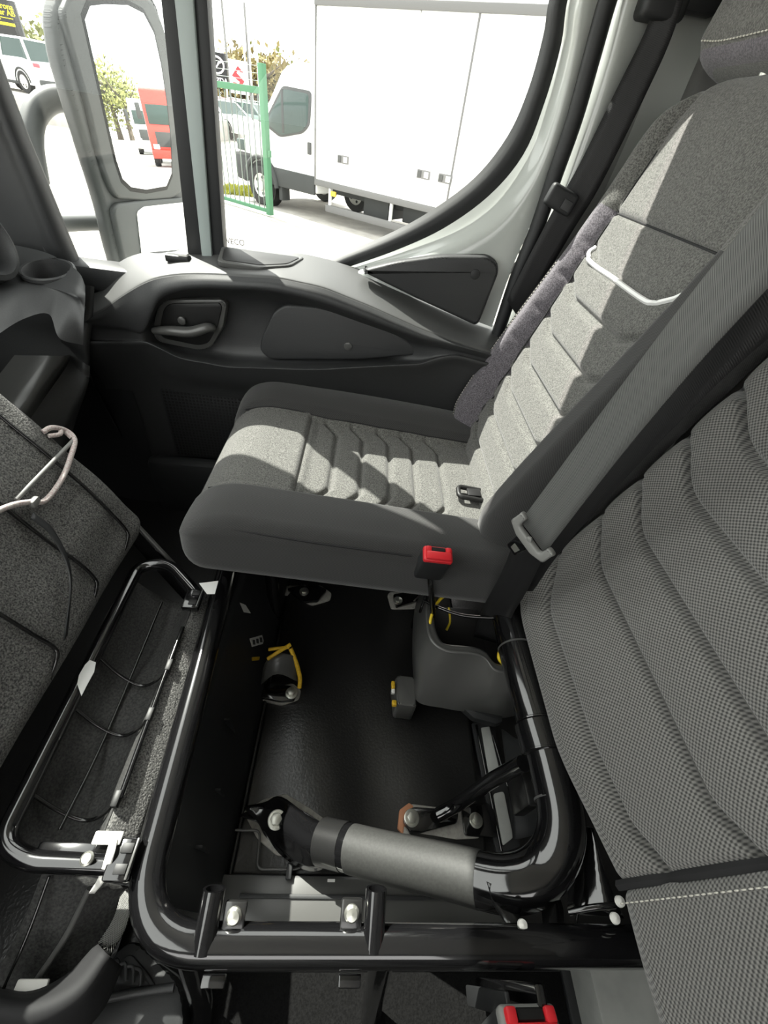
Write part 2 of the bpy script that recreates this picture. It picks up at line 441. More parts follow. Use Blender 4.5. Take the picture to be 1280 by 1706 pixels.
# door front return towards the hinge, and the map pocket at the bottom
pr = [[Vector((-.70, 1.04, z)) for z in (.72, .6, .45, .25, .02)], [Vector((r[0].x, r[0].y - .012, r[0].z)) for r in (rows[1], rows[5], rows[12], rows[14], rows[15])]]
loft('door_front_return', pr, M['plastic'], door, nu=3, nv=3)
# outer skin under the window
box('door_skin', (-.20, 1.140, .31), (1.06, .02, .66), M['white'], door, bevel=.005)
# handle bezel, cup and lever
def pad(name, pts, y, depth, mt, parent, r=.01, bevel=.003, seg=2):
    """outline of pixels laid on the plane Y=y of the door, extruded outwards by depth"""
    P = [PY(a, b, y) for a, b in pts]
    poly = round_poly([(p.x, p.z) for p in P], r)
    Mx = basis((1, 0, 0), (0, 0, 1), (0, -1, 0), (0, y, 0))
    return prism(name, poly, depth, mt, parent, bevel, Mx, seg)
bz = pad('handle_bezel', [(252, 556), (262, 512), (276, 499), (370, 499), (378, 507), (372, 545), (352, 580), (330, 584), (264, 571)], 1.012, .03, M['plastic_grey'], door, r=.012, bevel=.005)
pad('handle_cup', [(264, 553), (272, 515), (282, 506), (366, 505), (370, 512), (362, 545), (347, 572), (330, 576), (272, 564)], 1.009, .012, M['black'], bz, r=.01, bevel=.002)
hl = [PY(258, 550, .998), PY(285, 551, .985), PY(318, 553, .985), PY(345, 546, .990), PY(356, 547, 1.0)]
tube('door_handle', crom(hl, 5), [.010 + .004 * math.sin(PI * i / 20) for i in range(21)], M['plastic_grey'], bz, seg=14, flat=(.8, 1.1))
lathe('lock_knob', [(.009, 0), (.009, .006), (.006, .008), (.0, .008)], basis((1, 0, 0), (0, 0, 1), (0, -1, 0), PY(304, 533, 1.007)), M['plastic_grey'], bz)
# map pocket cover
pk = pad('storage_pocket_cover', [(432, 585), (436, 562), (455, 520), (475, 507), (530, 512), (600, 528), (655, 552), (686, 572), (697, 592), (600, 600), (450, 600)], 1.016, .03, M['plastic'], door, r=.014, bevel=.006, seg=3)
lathe('pocket_latch', [(.010, -.004), (.010, .0015), (.008, .0025), (0, .0025)], basis((1, 0, 0), (0, 0, 1), (0, -1, 0), PY(580, 577, 1.015)), M['plastic_grey'], pk)
# window switch and grip tray on top of the rail
sw = PY(298, 434, 1.05)
box('window_switch', sw + Vector((0, 0, .004)), (.050, .022, .014), M['black'], door, bevel=.003)
box('switch_rocker', sw + Vector((.012, 0, .012)), (.020, .016, .008), M['webstrap'], door, bevel=.002)
tp = [(-.335, 1.088), (-.325, 1.008), (-.235, 1.005), (-.175, 1.035), (-.150, 1.088)]
zt = rows[1][9].z + .004; TT = Matrix.Translation((-.24, 1.05, zt)) @ Matrix.Rotation(math.radians(8.5), 4, 'X') @ Matrix.Translation((.24, -1.05, 0))
prism('grip_tray_rim', round_poly(tp, .012), .012, M['plastic_grey'], door, .003, TT @ Matrix.Translation((0, 0, .003)))
cx = sum(p[0] for p in tp) / 5; cy = sum(p[1] for p in tp) / 5
prism('grip_tray', round_poly([(cx + (p[0] - cx) * .9, cy + (p[1] - cy) * .78) for p in tp], .010), .008, M['black'], door, .001, TT @ Matrix.Translation((0, 0, .0045)))  # black slab whose colour stands in for the shade of a recess
# upper rear triangle trim with screw cap
tri = pad('triangle_trim', [(600, 452), (660, 437), (732, 427), (815, 427), (830, 438), (832, 455), (806, 522), (796, 545), (698, 500)], 1.052, .03, M['plastic'], door, r=.02, bevel=.008, seg=3)
lathe('screw_cap', [(.0105, -.004), (.0105, .001), (.009, .002), (0, .002)], basis((1, 0, 0), (0, 0, 1), (0, -1, 0), PY(792, 457, 1.052)), M['plastic_dark'], tri)
# speaker grille panel low on the door
spk = box('speaker_grille', (-.40, 1.036, .32), (.26, .02, .24), M['plastic_dark'], door, bevel=.008)
gv, gf = [], []
for i in range(26):
    for j in range(24):
        x, z = -.518 + i * .0094, .212 + j * .0094; b = len(gv)
        for dx, dz in ((-1, -1), (1, -1), (1, 1), (-1, 1)): gv.append((x + dx * .0028, 1.0255, z + dz * .0028))
        gf.append((b, b + 1, b + 2, b + 3))
gm = mesh('grille_holes', gv, gf, M['black'], spk, smooth=False); thick(gm, .0008); gm['kind'] = 'stuff'

# ---- window surround of the door (painted frame, seal)
def wcurve(pts, y, up):
    P = [PY(a, b, y) for a, b in pts]
    return [Vector(u) for u in up] + P
k0 = [(917, -10), (905, 60), (880, 150), (845, 228), (790, 297), (715, 353), (640, 393), (545, 432)]
k1 = [(948, -10), (935, 75), (908, 170), (872, 258), (815, 326), (740, 380), (660, 417), (575, 447)]
k2 = [(968, -10), (952, 85), (928, 185), (893, 285), (842, 360), (780, 405), (700, 435), (600, 462)]
k3 = [(1000, -10), (975, 90), (945, 200), (915, 290), (882, 380), (856, 440), (838, 490), (820, 545)]
upx = .275
def upper(p, y, dx): return [Vector((p.x + .01, y, 1.30)), Vector((p.x + .005, y, 1.24))]
def frame_row(k, y):
    P = [PY(a, b, y) for a, b in k]
    return [Vector((P[0].x, y, 1.40)), Vector((P[0].x, y, 1.30))] + P
loft('window_seal', [frame_row(k0, 1.130), frame_row([(a * .5 + c * .5, b * .5 + d * .5) for (a, b), (c, d) in zip(k0, k1)], 1.112), frame_row(k1, 1.115)], M['seal'], door, nu=5, nv=3)
loft('door_frame_paint', [frame_row(k1, 1.118), frame_row([(a * .6 + c * .4, b * .6 + d * .4) for (a, b), (c, d) in zip(k1, k2)], 1.105), frame_row(k2, 1.082), frame_row([(a * .5 + c * .5, b * .5 + d * .5) for (a, b), (c, d) in zip(k2, k3)], 1.078), frame_row(k3, 1.084)], M['paint'], door, nu=5, nv=4)
hd = box('window_header_frame', (-.20, 1.083, 1.42), (1.10, .04, .06), M['plastic'], door, bevel=.008)
# quarter-light divider: black seal, painted strip, black seal
def lean(name, xa, xb, y, d, mt):
    (a0, a1), (b0, b1) = xa, xb
    prism(name, [(a0, .70), (b0, .70), (b1, 1.40), (a1, 1.40)], d, mt, door, .002, basis((1, 0, 0), (0, 0, 1), (0, -1, 0), (0, y, 0)))
def lx(px0, px415, y=1.08):
    a, b = PY(px0, 0, y), PY(px415, 415, y)
    s = (a.x - b.x) / (a.z - b.z); return (b.x + s * (.70 - b.z), b.x + s * (1.40 - b.z))
lean('divider_seal', lx(268, 312), lx(294, 338), 1.080, .03, M['seal'])
lean('divider_strip', lx(293, 337), lx(324, 354), 1.072, .03, M['strip'])
lean('divider_seal', lx(323, 353), lx(345, 373), 1.080, .03, M['seal'])
# glass panes
g1 = struct(mesh('window_1', [(-.345, 1.122, .62), (.42, 1.122, .62), (.42, 1.122, 1.40), (-.345, 1.122, 1.40)], [(0, 1, 2, 3)], M['glass'], smooth=False)); thick(g1, .004)
g2 = struct(mesh('window_2', [(-.71, 1.118, .62), (-.40, 1.118, .62), (-.37, 1.118, 1.40), (-.71, 1.118, 1.40)], [(0, 1, 2, 3)], M['glass'], smooth=False)); thick(g2, .004)
a = PY(374, 405, 1.117); text('glass_marking', 'IVECO', .016, basis((1, 0, 0), (0, 0, 1), (0, -1, 0), a), M['ink'], g1)

# ---- front edge of the quarter light: pillar trim
e0 = [(-4, 108), (35, 212), (70, 297), (103, 378), (130, 442), (150, 490)]
def prow(dx, y):
    P = [PY(a + dx, b, y) for a, b in e0]
    return [Vector((P[0].x - .02, y, 1.43)), Vector((P[0].x, y, 1.2))] + P
pt = struct(loft('trim_3', [prow(4, 1.12), prow(0, 1.085), prow(-22, 1.062), prow(-40, 1.072), prow(-70, 1.072), prow(-130, 1.06), prow(-230, 1.05)], M['plastic_dark'], nu=4, nv=4))
thick(pt, .004)
# base of the quarter light
struct(box('trim_4', (-.585, 1.085, .660), (.26, .07, .05), M['plastic'], bevel=.005))

# ---- pillar behind the door: seal, painted post
def vcurve(pts, y):
    P = [PY(a, b, y) for a, b in pts]; return [Vector((P[0].x + .01, y, 1.43)), Vector((P[0].x + .005, y, 1.28))] + P
bp = struct(thing('trim_5', loc=(.4, 1.1, 0)))
pl = [(1016, -10), (985, 100), (957, 200), (925, 292), (893, 385), (862, 460), (838, 530), (815, 600)]
pm = [(1030, -10), (1000, 100), (968, 200), (937, 290), (905, 380), (872, 460), (848, 530), (825, 600)]
pr_ = [(1052, -10), (1022, 100), (990, 200), (958, 290), (922, 380), (890, 460), (866, 530), (845, 600)]
pe = [(1092, -10), (1058, 100), (1022, 200), (985, 290), (945, 380), (915, 460), (890, 530), (865, 600)]
tube('door_seal', crom(vcurve(pl, 1.07), 6), .0155, M['seal'], bp, seg=14)
loft('painted_post', [vcurve(pm, 1.085), vcurve(pr_, 1.060), vcurve(pe, 1.075), [p + Vector((.06, .01, 0)) for p in vcurve(pe, 1.085)]], M['paint'], bp, nu=5, nv=4)

# ================================================================== dashboard end with cup holder
dash = thing('dashboard', 'charcoal plastic dashboard end with round cup holder and open cubby', 'dashboard', (-.9, .4, 0))
cA = [(-80, 390), (23, 408), (77, 421), (112, 439), (133, 456), (142, 476)]
cB = [(-80, 450), (0, 462), (47, 469), (92, 480), (124, 492), (142, 498)]
cC = [(-80, 520), (0, 497), (45, 484), (92, 486), (122, 505), (140, 530)]
cD = [(-80, 620), (0, 555), (45, 529), (82, 524), (99, 563), (138, 575)]
A_ = [PZ(a, b, z) for (a, b), z in zip(cA, (.716, .716, .714, .710, .704, .692))]
B_ = [PZ(a, b, z) for (a, b), z in zip(cB, (.690, .688, .686, .686, .684, .676))]
AB = [p.lerp(q, .5) for p, q in zip(A_, B_)]
C_ = [PZ(a, b, z) for (a, b), z in zip(cC, (.678, .680, .682, .680, .668, .648))]
D_ = [PZ(a, b, z) for (a, b), z in zip(cD, (.640, .648, .655, .652, .622, .600))]
dn = (A_[2] - B_[2]).cross(A_[3] - A_[1]).normalized()
if dn.z < 0: dn = -dn
cc = PP(79, 450, AB[2], dn)
V, F, nr_, nc_ = loft_data([A_, AB, B_, C_, D_], 16, 14)
def in_cup(p): q = p - cc; return abs(q.dot(dn)) < .03 and (q - dn * q.dot(dn)).length < .0445
F = [f for f in F if not in_cup(sum((V[q] for q in f), Vector((0, 0, 0))) / 4)]
mesh('brow_panel', V, F, M['plastic'], dash)
# far edge down towards the door
cE = [(142, 476), (140, 530), (138, 575), (133, 640), (120, 700), (100, 790)]
E_ = [PX(a, b, x) for (a, b), x in zip(cE, (-.615, -.625, -.64, -.655, -.68, -.70))]
cG = [(120, 470), (118, 505), (99, 563), (118, 596), (50, 698), (0, 790)]
G_ = [PX(a, b, x) for (a, b), x in zip(cG, (-.64, -.645, -.67, -.672, -.72, -.76))]
loft('end_cheek', [[p + Vector((-.35, .02, 0)) for p in E_], E_, G_], M['plastic'], dash, nu=5, nv=4)
# cubby: shelf strip and dark liner
s0 = [PX(100, 593, -.672), PX(64, 640, -.70), PX(26, 684, -.73), PX(-60, 770, -.78)]
s1 = [PX(119, 594, -.672), PX(86, 642, -.70), PX(50, 698, -.72), PX(-20, 780, -.77)]
loft('cubby_ledge', [[p + Vector((-.10, 0, -.01)) for p in s0], s0, s1, [p + Vector((-.02, 0, -.05)) for p in s1]], M['plastic_grey'], dash, nu=5, nv=3)
box('cubby_liner', (-.93, .72, .53), (.12, .62, .40), M['plastic_dark'], dash, bevel=.01)
# cup holder
dn = Vector((.0, -.16, .985)).normalized(); ex = Vector((1, 0, 0)); ex = (ex - dn * ex.dot(dn)).normalized(); CM = basis(ex, dn.cross(ex), dn, cc)
lathe('cup_holder', [(.034, -.085), (.037, -.08), (.0415, -.002), (.043, .003), (.0465, .004), (.0495, .002), (.050, -.004)], CM, M['plastic'], dash, seg=40, end_cap=False)
lathe('cup_well', [(.0, -.082), (.036, -.082), (.037, -.078)], CM, M['black'], dash, seg=40)
# vent pod beside it
lathe('air_vent_ring', [(.050, -.05), (.056, .0), (.062, .008), (.070, .004), (.074, -.05)], basis((0, 1, 0), (-.35, 0, .94), (.94, 0, .35), PX(-38, 395, -.70)), M['plastic'], dash, seg=36, end_cap=False)
# main dash body across the cab
prof = [(-1.25, .70), (-.95, .74), (-.74, .72), (-.66, .66), (-.68, .60), (-.80, .56), (-.86, .30), (-1.0, .18)]
loft('dash_body', [[Vector((x, y, z)) for x, z in prof] for y in (-1.06, -.5, 0, .5, .70)], M['plastic'], dash, nu=3, nv=1)

# ================================================================== outside mirror
mn = Vector((.915, -.395, .038)).normalized()
mo = PY(205, 170, 1.40)
mt_ = Vector((0, 0, 1)).cross(mn).normalized(); mb_ = mn.cross(mt_)
MM = basis(mt_, mb_, mn, mo)
def mpoly(pts, r=0.0, n=5):
    out = []
    for a, b in pts:
        q = PP(a, b, mo, mn) - mo; out.append((q.dot(mt_), q.dot(mb_)))
    area = sum(out[i - 1][0] * out[i][1] - out[i][0] * out[i - 1][1] for i in range(len(out)))
    if area < 0: out.reverse()
    return round_poly(out, r, n) if r else [Vector(p) for p in out]
mir = thing('wing_mirror', 'tall grey truck wing mirror on two bent arms outside the quarter window', 'mirror', tuple(mo))
up_glass = [(131, 28), (140, 5), (165, 2), (205, 4), (232, 18), (250, 52), (262, 105), (272, 170), (279, 235), (281, 290), (272, 312), (238, 318), (212, 314), (197, 300), (186, 268), (172, 208), (152, 120)]
up_bez = [(98, 20), (112, -14), (150, -24), (215, -20), (250, 2), (270, 48), (281, 105), (290, 175), (297, 240), (300, 318), (285, 330), (236, 334), (190, 330), (176, 305), (160, 255), (138, 160), (112, 70)]
hous = [(92, 25), (104, -22), (150, -40), (222, -34), (262, -4), (282, 60), (296, 150), (304, 250), (312, 330), (322, 440), (300, 475), (226, 478), (203, 462), (188, 405), (175, 345), (150, 262), (122, 168), (100, 90)]
lo_glass = [(221, 352), (232, 343), (300, 336), (306, 345), (312, 430), (305, 455), (240, 460), (232, 445)]
lo_bez = [(183, 350), (190, 338), (235, 333), (302, 328), (312, 336), (322, 440), (312, 468), (226, 472), (206, 450)]
prism('housing_shell', mpoly(hous, .02), .045, M['housing'], mir, .014, MM @ Matrix.Translation((0, 0, -.004)), 3)
prism('upper_bezel', mpoly(up_bez, .012), .025, M['housing'], mir, .007, MM @ Matrix.Translation((0, 0, .010)), 3)
ug = prism('upper_gasket', mpoly(up_glass, .0), .006, M['black'], mir, .001, MM @ Matrix.Scale(1.03, 4) @ Matrix.Translation((0, 0, .0105)))
def shrink(poly, k):
    c = sum(poly, Vector((0, 0))) / len(poly); return [c + (p - c) * k for p in poly]
prism('upper_mirror_glass', shrink(mpoly(up_glass), .975), .004, M['mirror'], mir, .0, MM @ Matrix.Translation((0, 0, .0135)))
prism('lower_bezel', mpoly(lo_bez, .012), .025, M['housing'], mir, .006, MM @ Matrix.Translation((0, 0, .012)), 3)
mn2 = MM @ Matrix.Translation((0, 0, .0145))
prism('lower_mirror_glass', mpoly(lo_glass, .008), .004, M['mirror'], mir, .0, mn2)
tube('mirror_arm', crom([PY(62, 300, 1.24), PY(52, 235, 1.28), PY(58, 192, 1.32), PY(85, 166, 1.36), PY(128, 166, 1.40), PY(160, 170, 1.42)], 6), .024, M['housing'], mir, seg=16)
tube('mirror_arm', [PY(80, 374, 1.22), PY(130, 372, 1.32), PY(200, 370, 1.42)], .018, M['housing'], mir, seg=16)

# ================================================================== upholstery builder
def padded(O, U, Vd, W, v0, v1, ulo, uhi, T, rc, re0, re1, disp, parts, classify, parent, nu=150, nv=150, vwarp=lambda u, v: 0.0):
    """closed cushion: width from ulo(v) to uhi(v) along U, length along Vd, front face +W, thickness T.
    rc = corner radius of the cross-section, re0/re1 = edge radii at both ends. parts: {name:(material, owner)}"""
    O, U, Vd, W = Vector(O), Vector(U), Vector(Vd), Vector(W)
    vs = []
    for k in range(8):
        a = PI / 2 * k / 8; vs.append((v0 + re0 * (1 - math.cos(a)), re0 * (1 - math.sin(a))))
    for k in range(nv + 1): vs.append((v0 + re0 + (v1 - re1 - v0 - re0) * k / nv, 0.0))
    for k in range(7, -1, -1):
        a = PI / 2 * k / 8; vs.append((v1 - re1 * (1 - math.cos(a)), re1 * (1 - math.sin(a))))
    V, UV, info, ring = [], [], [], None
    for v, ins in vs:
        a, b = ulo(v) + ins, uhi(v) - ins; top = -ins; bt = -T + ins * .6
        r = rc
        pts = []
        pts.append((a + .02, bt, 'back')); pts.append((a, bt + .012, 'side'))
        for k in range(1, 6): pts.append((a, bt + .012 + (top - r - bt - .012) * k / 6, 'side'))
        for k in range(9):
            t = PI / 2 * k / 8; pts.append((a + r - r * math.cos(t), top - r + r * math.sin(t), 'front' if k > 3 else 'side'))
        for k in range(1, nu): pts.append((a + r + (b - a - 2 * r) * k / nu, top, 'front'))
        for k in range(9):
            t = PI / 2 * (8 - k) / 8; pts.append((b - r + r * math.cos(t), top - r + r * math.sin(t), 'front' if k < 5 else 'side'))
        for k in range(5, 0, -1): pts.append((b, bt + .012 + (top - r - bt - .012) * k / 6, 'side'))
        pts.append((b, bt + .012, 'side')); pts.append((b - .02, bt, 'back'))
        ring = len(pts); s = 0; prev = None
        for (u, w, reg) in pts:
            wt = 1.0
            if w < top - 1e-6: wt = max(0., 1 - (top - w) / r)
            ww = w + disp(u, v) * wt
            V.append(O + U * u + Vd * (v + vwarp(u, v)) + W * ww)
            if prev: s += math.hypot(u - prev[0], w - prev[1])
            prev = (u, w); UV.append((s, v)); info.append((u, v, reg))
    nr = len(vs); byp = {}
    for i in range(nr - 1):
        for k in range(ring):
            k2 = (k + 1) % ring
            f = (i * ring + k, (i + 1) * ring + k, (i + 1) * ring + k2, i * ring + k2)
            u = (info[f[0]][0] + info[f[2]][0]) / 2; v = (info[f[0]][1] + info[f[2]][1]) / 2
            reg = info[f[0]][2] if k2 else 'back'
            byp.setdefault(classify(u, v, reg), []).append(f)
    first = classify(0, v0, 'back')
    byp.setdefault(first, []).append(tuple(range(ring)))
    byp[first].append(tuple((nr - 1) * ring + k for k in range(ring - 1, -1, -1)))
    out = {}
    for nm in sorted(byp, key=lambda q: parts[q][1] is not None):
        fs = byp[nm]; idx = {}; VV, FF, UU = [], [], []
        for f in fs:
            g = []
            for q in f:
                if q not in idx: idx[q] = len(VV); VV.append(V[q]); UU.append(UV[q])
                g.append(idx[q])
            FF.append(tuple(g))
        mt, own = parts[nm]
        out[nm] = mesh(nm.split('|')[0], VV, FF, mt, out[own] if own else parent, uv=UU)
    surf = lambda u, v, lift=0.0: O + U * u + Vd * (v + vwarp(u, v)) + W * (disp(u, v) + lift)
    return out, surf
def groove(d, s): return math.exp(-(d / s) ** 2)
def seam(name, surf, uvpts, r, mt, parent, lift=0.0, n=5):
    P = crom([Vector((u, v, 0)) for u, v in uvpts], n)
    return tube(name, [surf(p.x, p.y, lift) for p in P], r, mt, parent, seg=6)
def stitches(name, surf, uvpts, mt, parent, pitch=.006, r=.0009, lift=.0012):
    P = crom([Vector((u, v, 0)) for u, v in uvpts], 14); Q = [surf(p.x, p.y, lift) for p in P]
    V, F = [], []; acc = 0; start = None; L = 0; seglen = pitch * .62
    cum = [0]
    for i in range(1, len(Q)): cum.append(cum[-1] + (Q[i] - Q[i - 1]).length)
    def at(s):
        for i in range(1, len(Q)):
            if cum[i] >= s: return Q[i - 1].lerp(Q[i], (s - cum[i - 1]) / max(1e-9, cum[i] - cum[i - 1]))
        return Q[-1]
    s = 0
    while s + seglen < cum[-1]:
        v, f = tube_data([at(s), at(s + seglen / 2), at(s + seglen)], [r * .7, r, r * .7], 5)
        b = len(V); V += v; F += [tuple(x + b for x in q) for q in f]; s += pitch
    o = mesh(name, V, F, mt, parent); o['kind'] = 'stuff'; return o

# ------------------------------------------------------------------ passenger seat
ps = thing('passenger_chair', 'grey heather passenger seat with ribbed cushion and backrest beside the door', 'seat', (.1, .77, .1))
ct = math.radians(5)
cO, cV, cW = (-.298, 0, .488), (math.cos(ct), 0, -math.sin(ct)), (math.sin(ct), 0, math.cos(ct))
NB, FB = .612, .905           # near and far bolster seams
ribs = [.255, .318, .382, .440, .505]
def cush_disp(u, v):
    w = 0
    inn = sstep(NB - .010, NB + .016, u) * (1 - sstep(FB - .016, FB + .010, u))
    rear = sstep(.175, .21, v)
    w -= inn * (.012 + .018 * rear)
    w -= .006 * groove(u - NB, .006) + .006 * groove(u - FB, .006)
    if inn > 0:
        w -= .006 * groove(v - .190, .005) * inn
        e = abs((u - (NB + FB) / 2) / ((FB - NB) / 2)); bend = -.030 * sstep(.62, 1.0, e)
        for k in ribs:
            d = v - (k + bend); w -= .011 * groove(d, .0060) * inn
        if v > .19: w += .004 * inn
    # bolster crown
    if u < NB: w += .008 * math.sin(PI * max(0, min(1, (u - .485) / (NB - .485))))
    if u > FB: w += .016 * math.sin(PI * max(0, min(1, (u - FB) / (1.04 - FB))))
    w -= .03 * (1 - sstep(0, .13, v)) ** 2
    return w
def cush_cls(u, v, reg):
    if reg != 'front': return 'cushion_base'
    if u < NB: return 'side_bolster'
    if u > FB: return 'side_bolster|far'
    return 'nose_panel' if v < .190 else 'ribbed_insert'
cu, csurf = padded(cO, (0, 1, 0), cV, cW, 0, .64, lambda v: .487, lambda v: 1.042, .125, .028, .055, .03, cush_disp,
    {'cushion_base': (M['dark_weave'], None), 'side_bolster': (M['dark_weave'], 'cushion_base'), 'side_bolster|far': (M['dark_weave'], 'cushion_base'),
     'nose_panel': (M['heather'], 'cushion_base'), 'ribbed_insert': (M['heather'], 'cushion_base')}, cush_cls, ps, 170, 170)
cb = cu['cushion_base']
seam('piping', csurf, [(.497, .045), (.495, .12), (.492, .25), (.492, .38), (.4925, .415)], .0022, M['piping'], cb, -.012)
seam('seam_cord', csurf, [(NB, .03), (NB, .19), (NB, .4), (NB, .60)], .0016, M['piping'], cb, .001)
seam('seam_cord', csurf, [(FB, .03), (FB, .19), (FB, .4), (FB, .60)], .0016, M['piping'], cb, .001)
# child-seat anchor loop where cushion meets backrest
lp = csurf(.70, .555, .006)
lo = tube('anchor_loop', fillet([lp + Vector((.03, .016, .004)), lp + Vector((-.022, .016, .010)), lp + Vector((-.024, -.018, .010)), lp + Vector((.03, -.018, .004))], .012), .0055, M['black'], ps, seg=8)
box('anchor_flap', lp + Vector((.012, 0, .009)), (.03, .024, .006), M['webbing_black'], ps, bevel=.002)

# backrest
bt_ = math.radians(16.7)
bO, bV, bW = (.285, 0, .42), (math.sin(bt_), 0, math.cos(bt_)), (-math.cos(bt_), 0, math.sin(bt_))
IB, OB = .612, .940
bribs = [.032, .103, .172, .242, .312, .384]
def back_disp(u, v):
    w = 0
    h = (.055 - .036 * sstep(.05, .60, v)) * sstep(-.10, .07, v)
    b = (1 - sstep(IB - .028, IB + .008, u)) + sstep(OB - .008, OB + .030, u)
    w += h * b
    inn = 1 - min(1, b)
    w -= .005 * groove(u - IB, .005) * (1 - sstep(.5, .56, v)) + .005 * groove(u - OB, .005)
    if inn > .01:
        e = (u - (IB + OB) / 2) / ((OB - IB) / 2); bend = .022 * sstep(.60, 1.0, abs(e))
        for k in bribs: w -= .011 * groove(v - (k + bend), .0065) * inn
        w -= .006 * groove(v - (.448 + bend), .006) * inn
        w -= .006 * groove(v - .527, .0045) * inn
        if v < .45: w += .004 * inn
    w -= .012 * sstep(.65, .73, v)
    return w
def back_cls(u, v, reg):
    if reg != 'front': return 'backrest_shell'
    if v > .527: return 'shoulder_panel'
    if u < IB: return 'inner_bolster'
    if u > OB: return 'outer_bolster'
    return 'ribbed_back_insert'
def b_hi(v): return 1.018 - .030 * (1 - sstep(-.08, .09, v)) - .012 * sstep(.1, .6, v) - .075 * (sstep(.60, .75, v)) ** 1.5
def b_lo(v): return .528 + .05 * (sstep(.60, .72, v)) ** 2
bk, bsurf = padded(bO, (0, 1, 0), bV, bW, -.10, .728, b_lo, b_hi, .11, .030, .02, .032, back_disp,
    {'backrest_shell': (M['dark_weave'], None), 'shoulder_panel': (M['heather'], 'backrest_shell'), 'inner_bolster': (M['dark_weave'], 'backrest_shell'),
     'outer_bolster': (M['violet'], 'backrest_shell'), 'ribbed_back_insert': (M['heather'], 'backrest_shell')}, back_cls, ps, 170, 190)
bs = bk['backrest_shell']
seam('reflective_strip', bsurf, [(OB - .006, .470), (OB - .012, .455), (OB - .05, .446), (.80, .446), (.67, .446), (IB + .03, .456), (IB + .005, .474)], .0040, M['reflect'], bs, .003)
seam('seam_cord', bsurf, [(OB, .02), (OB, .2), (OB, .4), (OB, .527), (OB - .002, .62)], .0016, M['piping'], bs, .001)
seam('seam_cord', bsurf, [(IB, .527), (.7, .527), (.85, .527), (OB, .527)], .0016, M['piping'], bs, .0015)
stitches('stitching', bsurf, [(.985, .01), (.987, .15), (.985, .30), (.980, .42)], M['stitch'], bs, pitch=.007)
seam('bolster_seam', bsurf, [(.989, .01), (.991, .15), (.989, .30), (.984, .42)], .0016, M['piping'], bs, .0005)

# headrest
hO = Vector(bO) + Vector(bV) * .722 + Vector(bW) * .026
def head_disp(u, v): return .010 * math.sin(PI * max(0, min(1, v / .22))) - .005 * groove(v - .020, .004)
def head_cls(u, v, reg):
    return 'lower_band' if v < .017 else 'headrest_pad'
hd_, hsurf = padded(hO, (0, 1, 0), bV, bW, .004, .25, lambda v: .610, lambda v: 1.000, .11, .045, .030, .05, head_disp,
    {'headrest_pad': (M['heather'], None), 'lower_band': (M['violet'], 'headrest_pad')}, lambda u, v, r: 'headrest_pad' if r == 'back' else head_cls(u, v, r), ps, 60, 60)
stitches('stitching', hsurf, [(.65, .022), (.72, .020), (.80, .020), (.90, .020), (.965, .024)], M['stitch'], hd_['headrest_pad'], pitch=.0075, r=.0012)
for y in (.73, .85):
    tube('headrest_post', [Vector(bO) + Vector(bV) * .66 + Vector((.05, y, 0)), hO + Vector(bV) * .10 + Vector((.03, y, 0))], .007, M['zinc'], ps, seg=12)
# steel side plate between cushion and backrest
box('recliner_plate', (.262, 1.052, .40), (.016, .006, .20), M['zinc'], ps, bevel=.002)
# seat base under the cushion: pan and legs
box('seat_pan', (.0, .77, .335), (.50, .48, .03), M['plastic_dark'], ps, bevel=.008)
for y in (.62, .96):
    for x in (-.17, .20): tube('seat_leg', [(x, y, .33), (x * 1.02, y, .012)], .016, M['gloss'], ps, seg=12)

# ------------------------------------------------------------------ middle seat backrest
ms = thing('middle_chair', 'close coarse-woven grey backrest of the middle seat, cut by the right edge', 'seat', (.5, .25, .1))
mt2 = math.radians(16.7)
m_O, m_V, m_W = (.345, 0, .385), (math.sin(mt2), 0, math.cos(mt2)), (-math.cos(mt2), 0, math.sin(mt2))
MI, MO = .060, .474
mribs = [.046, .150, .232, .316, .396, .476]
def mid_disp(u, v):
    w = 0
    w -= .010 * groove(u - MI, .007)
    ins = sstep(MI - .006, MI + .010, u)
    e0 = sstep(.385, .500, u); e1 = 1 - sstep(MI, MI + .06, u)
    bend = .042 * e0 ** 1.6 + .022 * e1
    q = [-.03] + mribs + [.56, .64, .72]
    for a, b in zip(q, q[1:]):
        t = (v - bend - a) / (b - a)
        if 0 < t < 1: w += .013 * (math.sin(PI * t ** .8) ** .55) * ins
    w -= .009 * ins
    for k in mribs: w -= .015 * groove(v - (k + bend), .0050) * ins
    w -= .003 * groove(v - (.012 + bend * .6), .004) * ins
    w -= .004 * groove(u - .497, .005) * (v > 0)
    w += .006 * math.sin(PI * max(0, min(1, (u + .13) / (MI + .13)))) * (1 - ins)
    w -= .018 * sstep(.48, .53, u)
    return w
def mid_cls(u, v, reg):
    if reg != 'front': return 'backrest_shell'
    if u < MI: return 'side_bolster'
    return 'ribbed_back_insert'
mk_, msurf = padded(m_O, (0, 1, 0), m_V, m_W, -.01, .72, lambda v: -.13, lambda v: .522, .12, .035, .03, .05, mid_disp,
    {'backrest_shell': (M['coarse_dark'], None), 'side_bolster': (M['coarse'], 'backrest_shell'), 'ribbed_back_insert': (M['coarse'], 'backrest_shell')}, mid_cls, ms, 180, 340, lambda u, v: -.040 * sstep(.05, .24, u) * (1 - sstep(-.01, .12, v)))
mb2 = mk_['backrest_shell']
seam('piping', msurf, [(MI, -.004), (MI, .05), (MI, .15), (MI, .3), (MI, .5), (MI, .68)], .0055, M['piping'], mb2, .003)
stitches('stitching', msurf, [(.044, .0), (.044, .1), (.044, .25), (.044, .5), (.044, .66)], M['stitch'], mb2, pitch=.007, r=.0009, lift=.001)

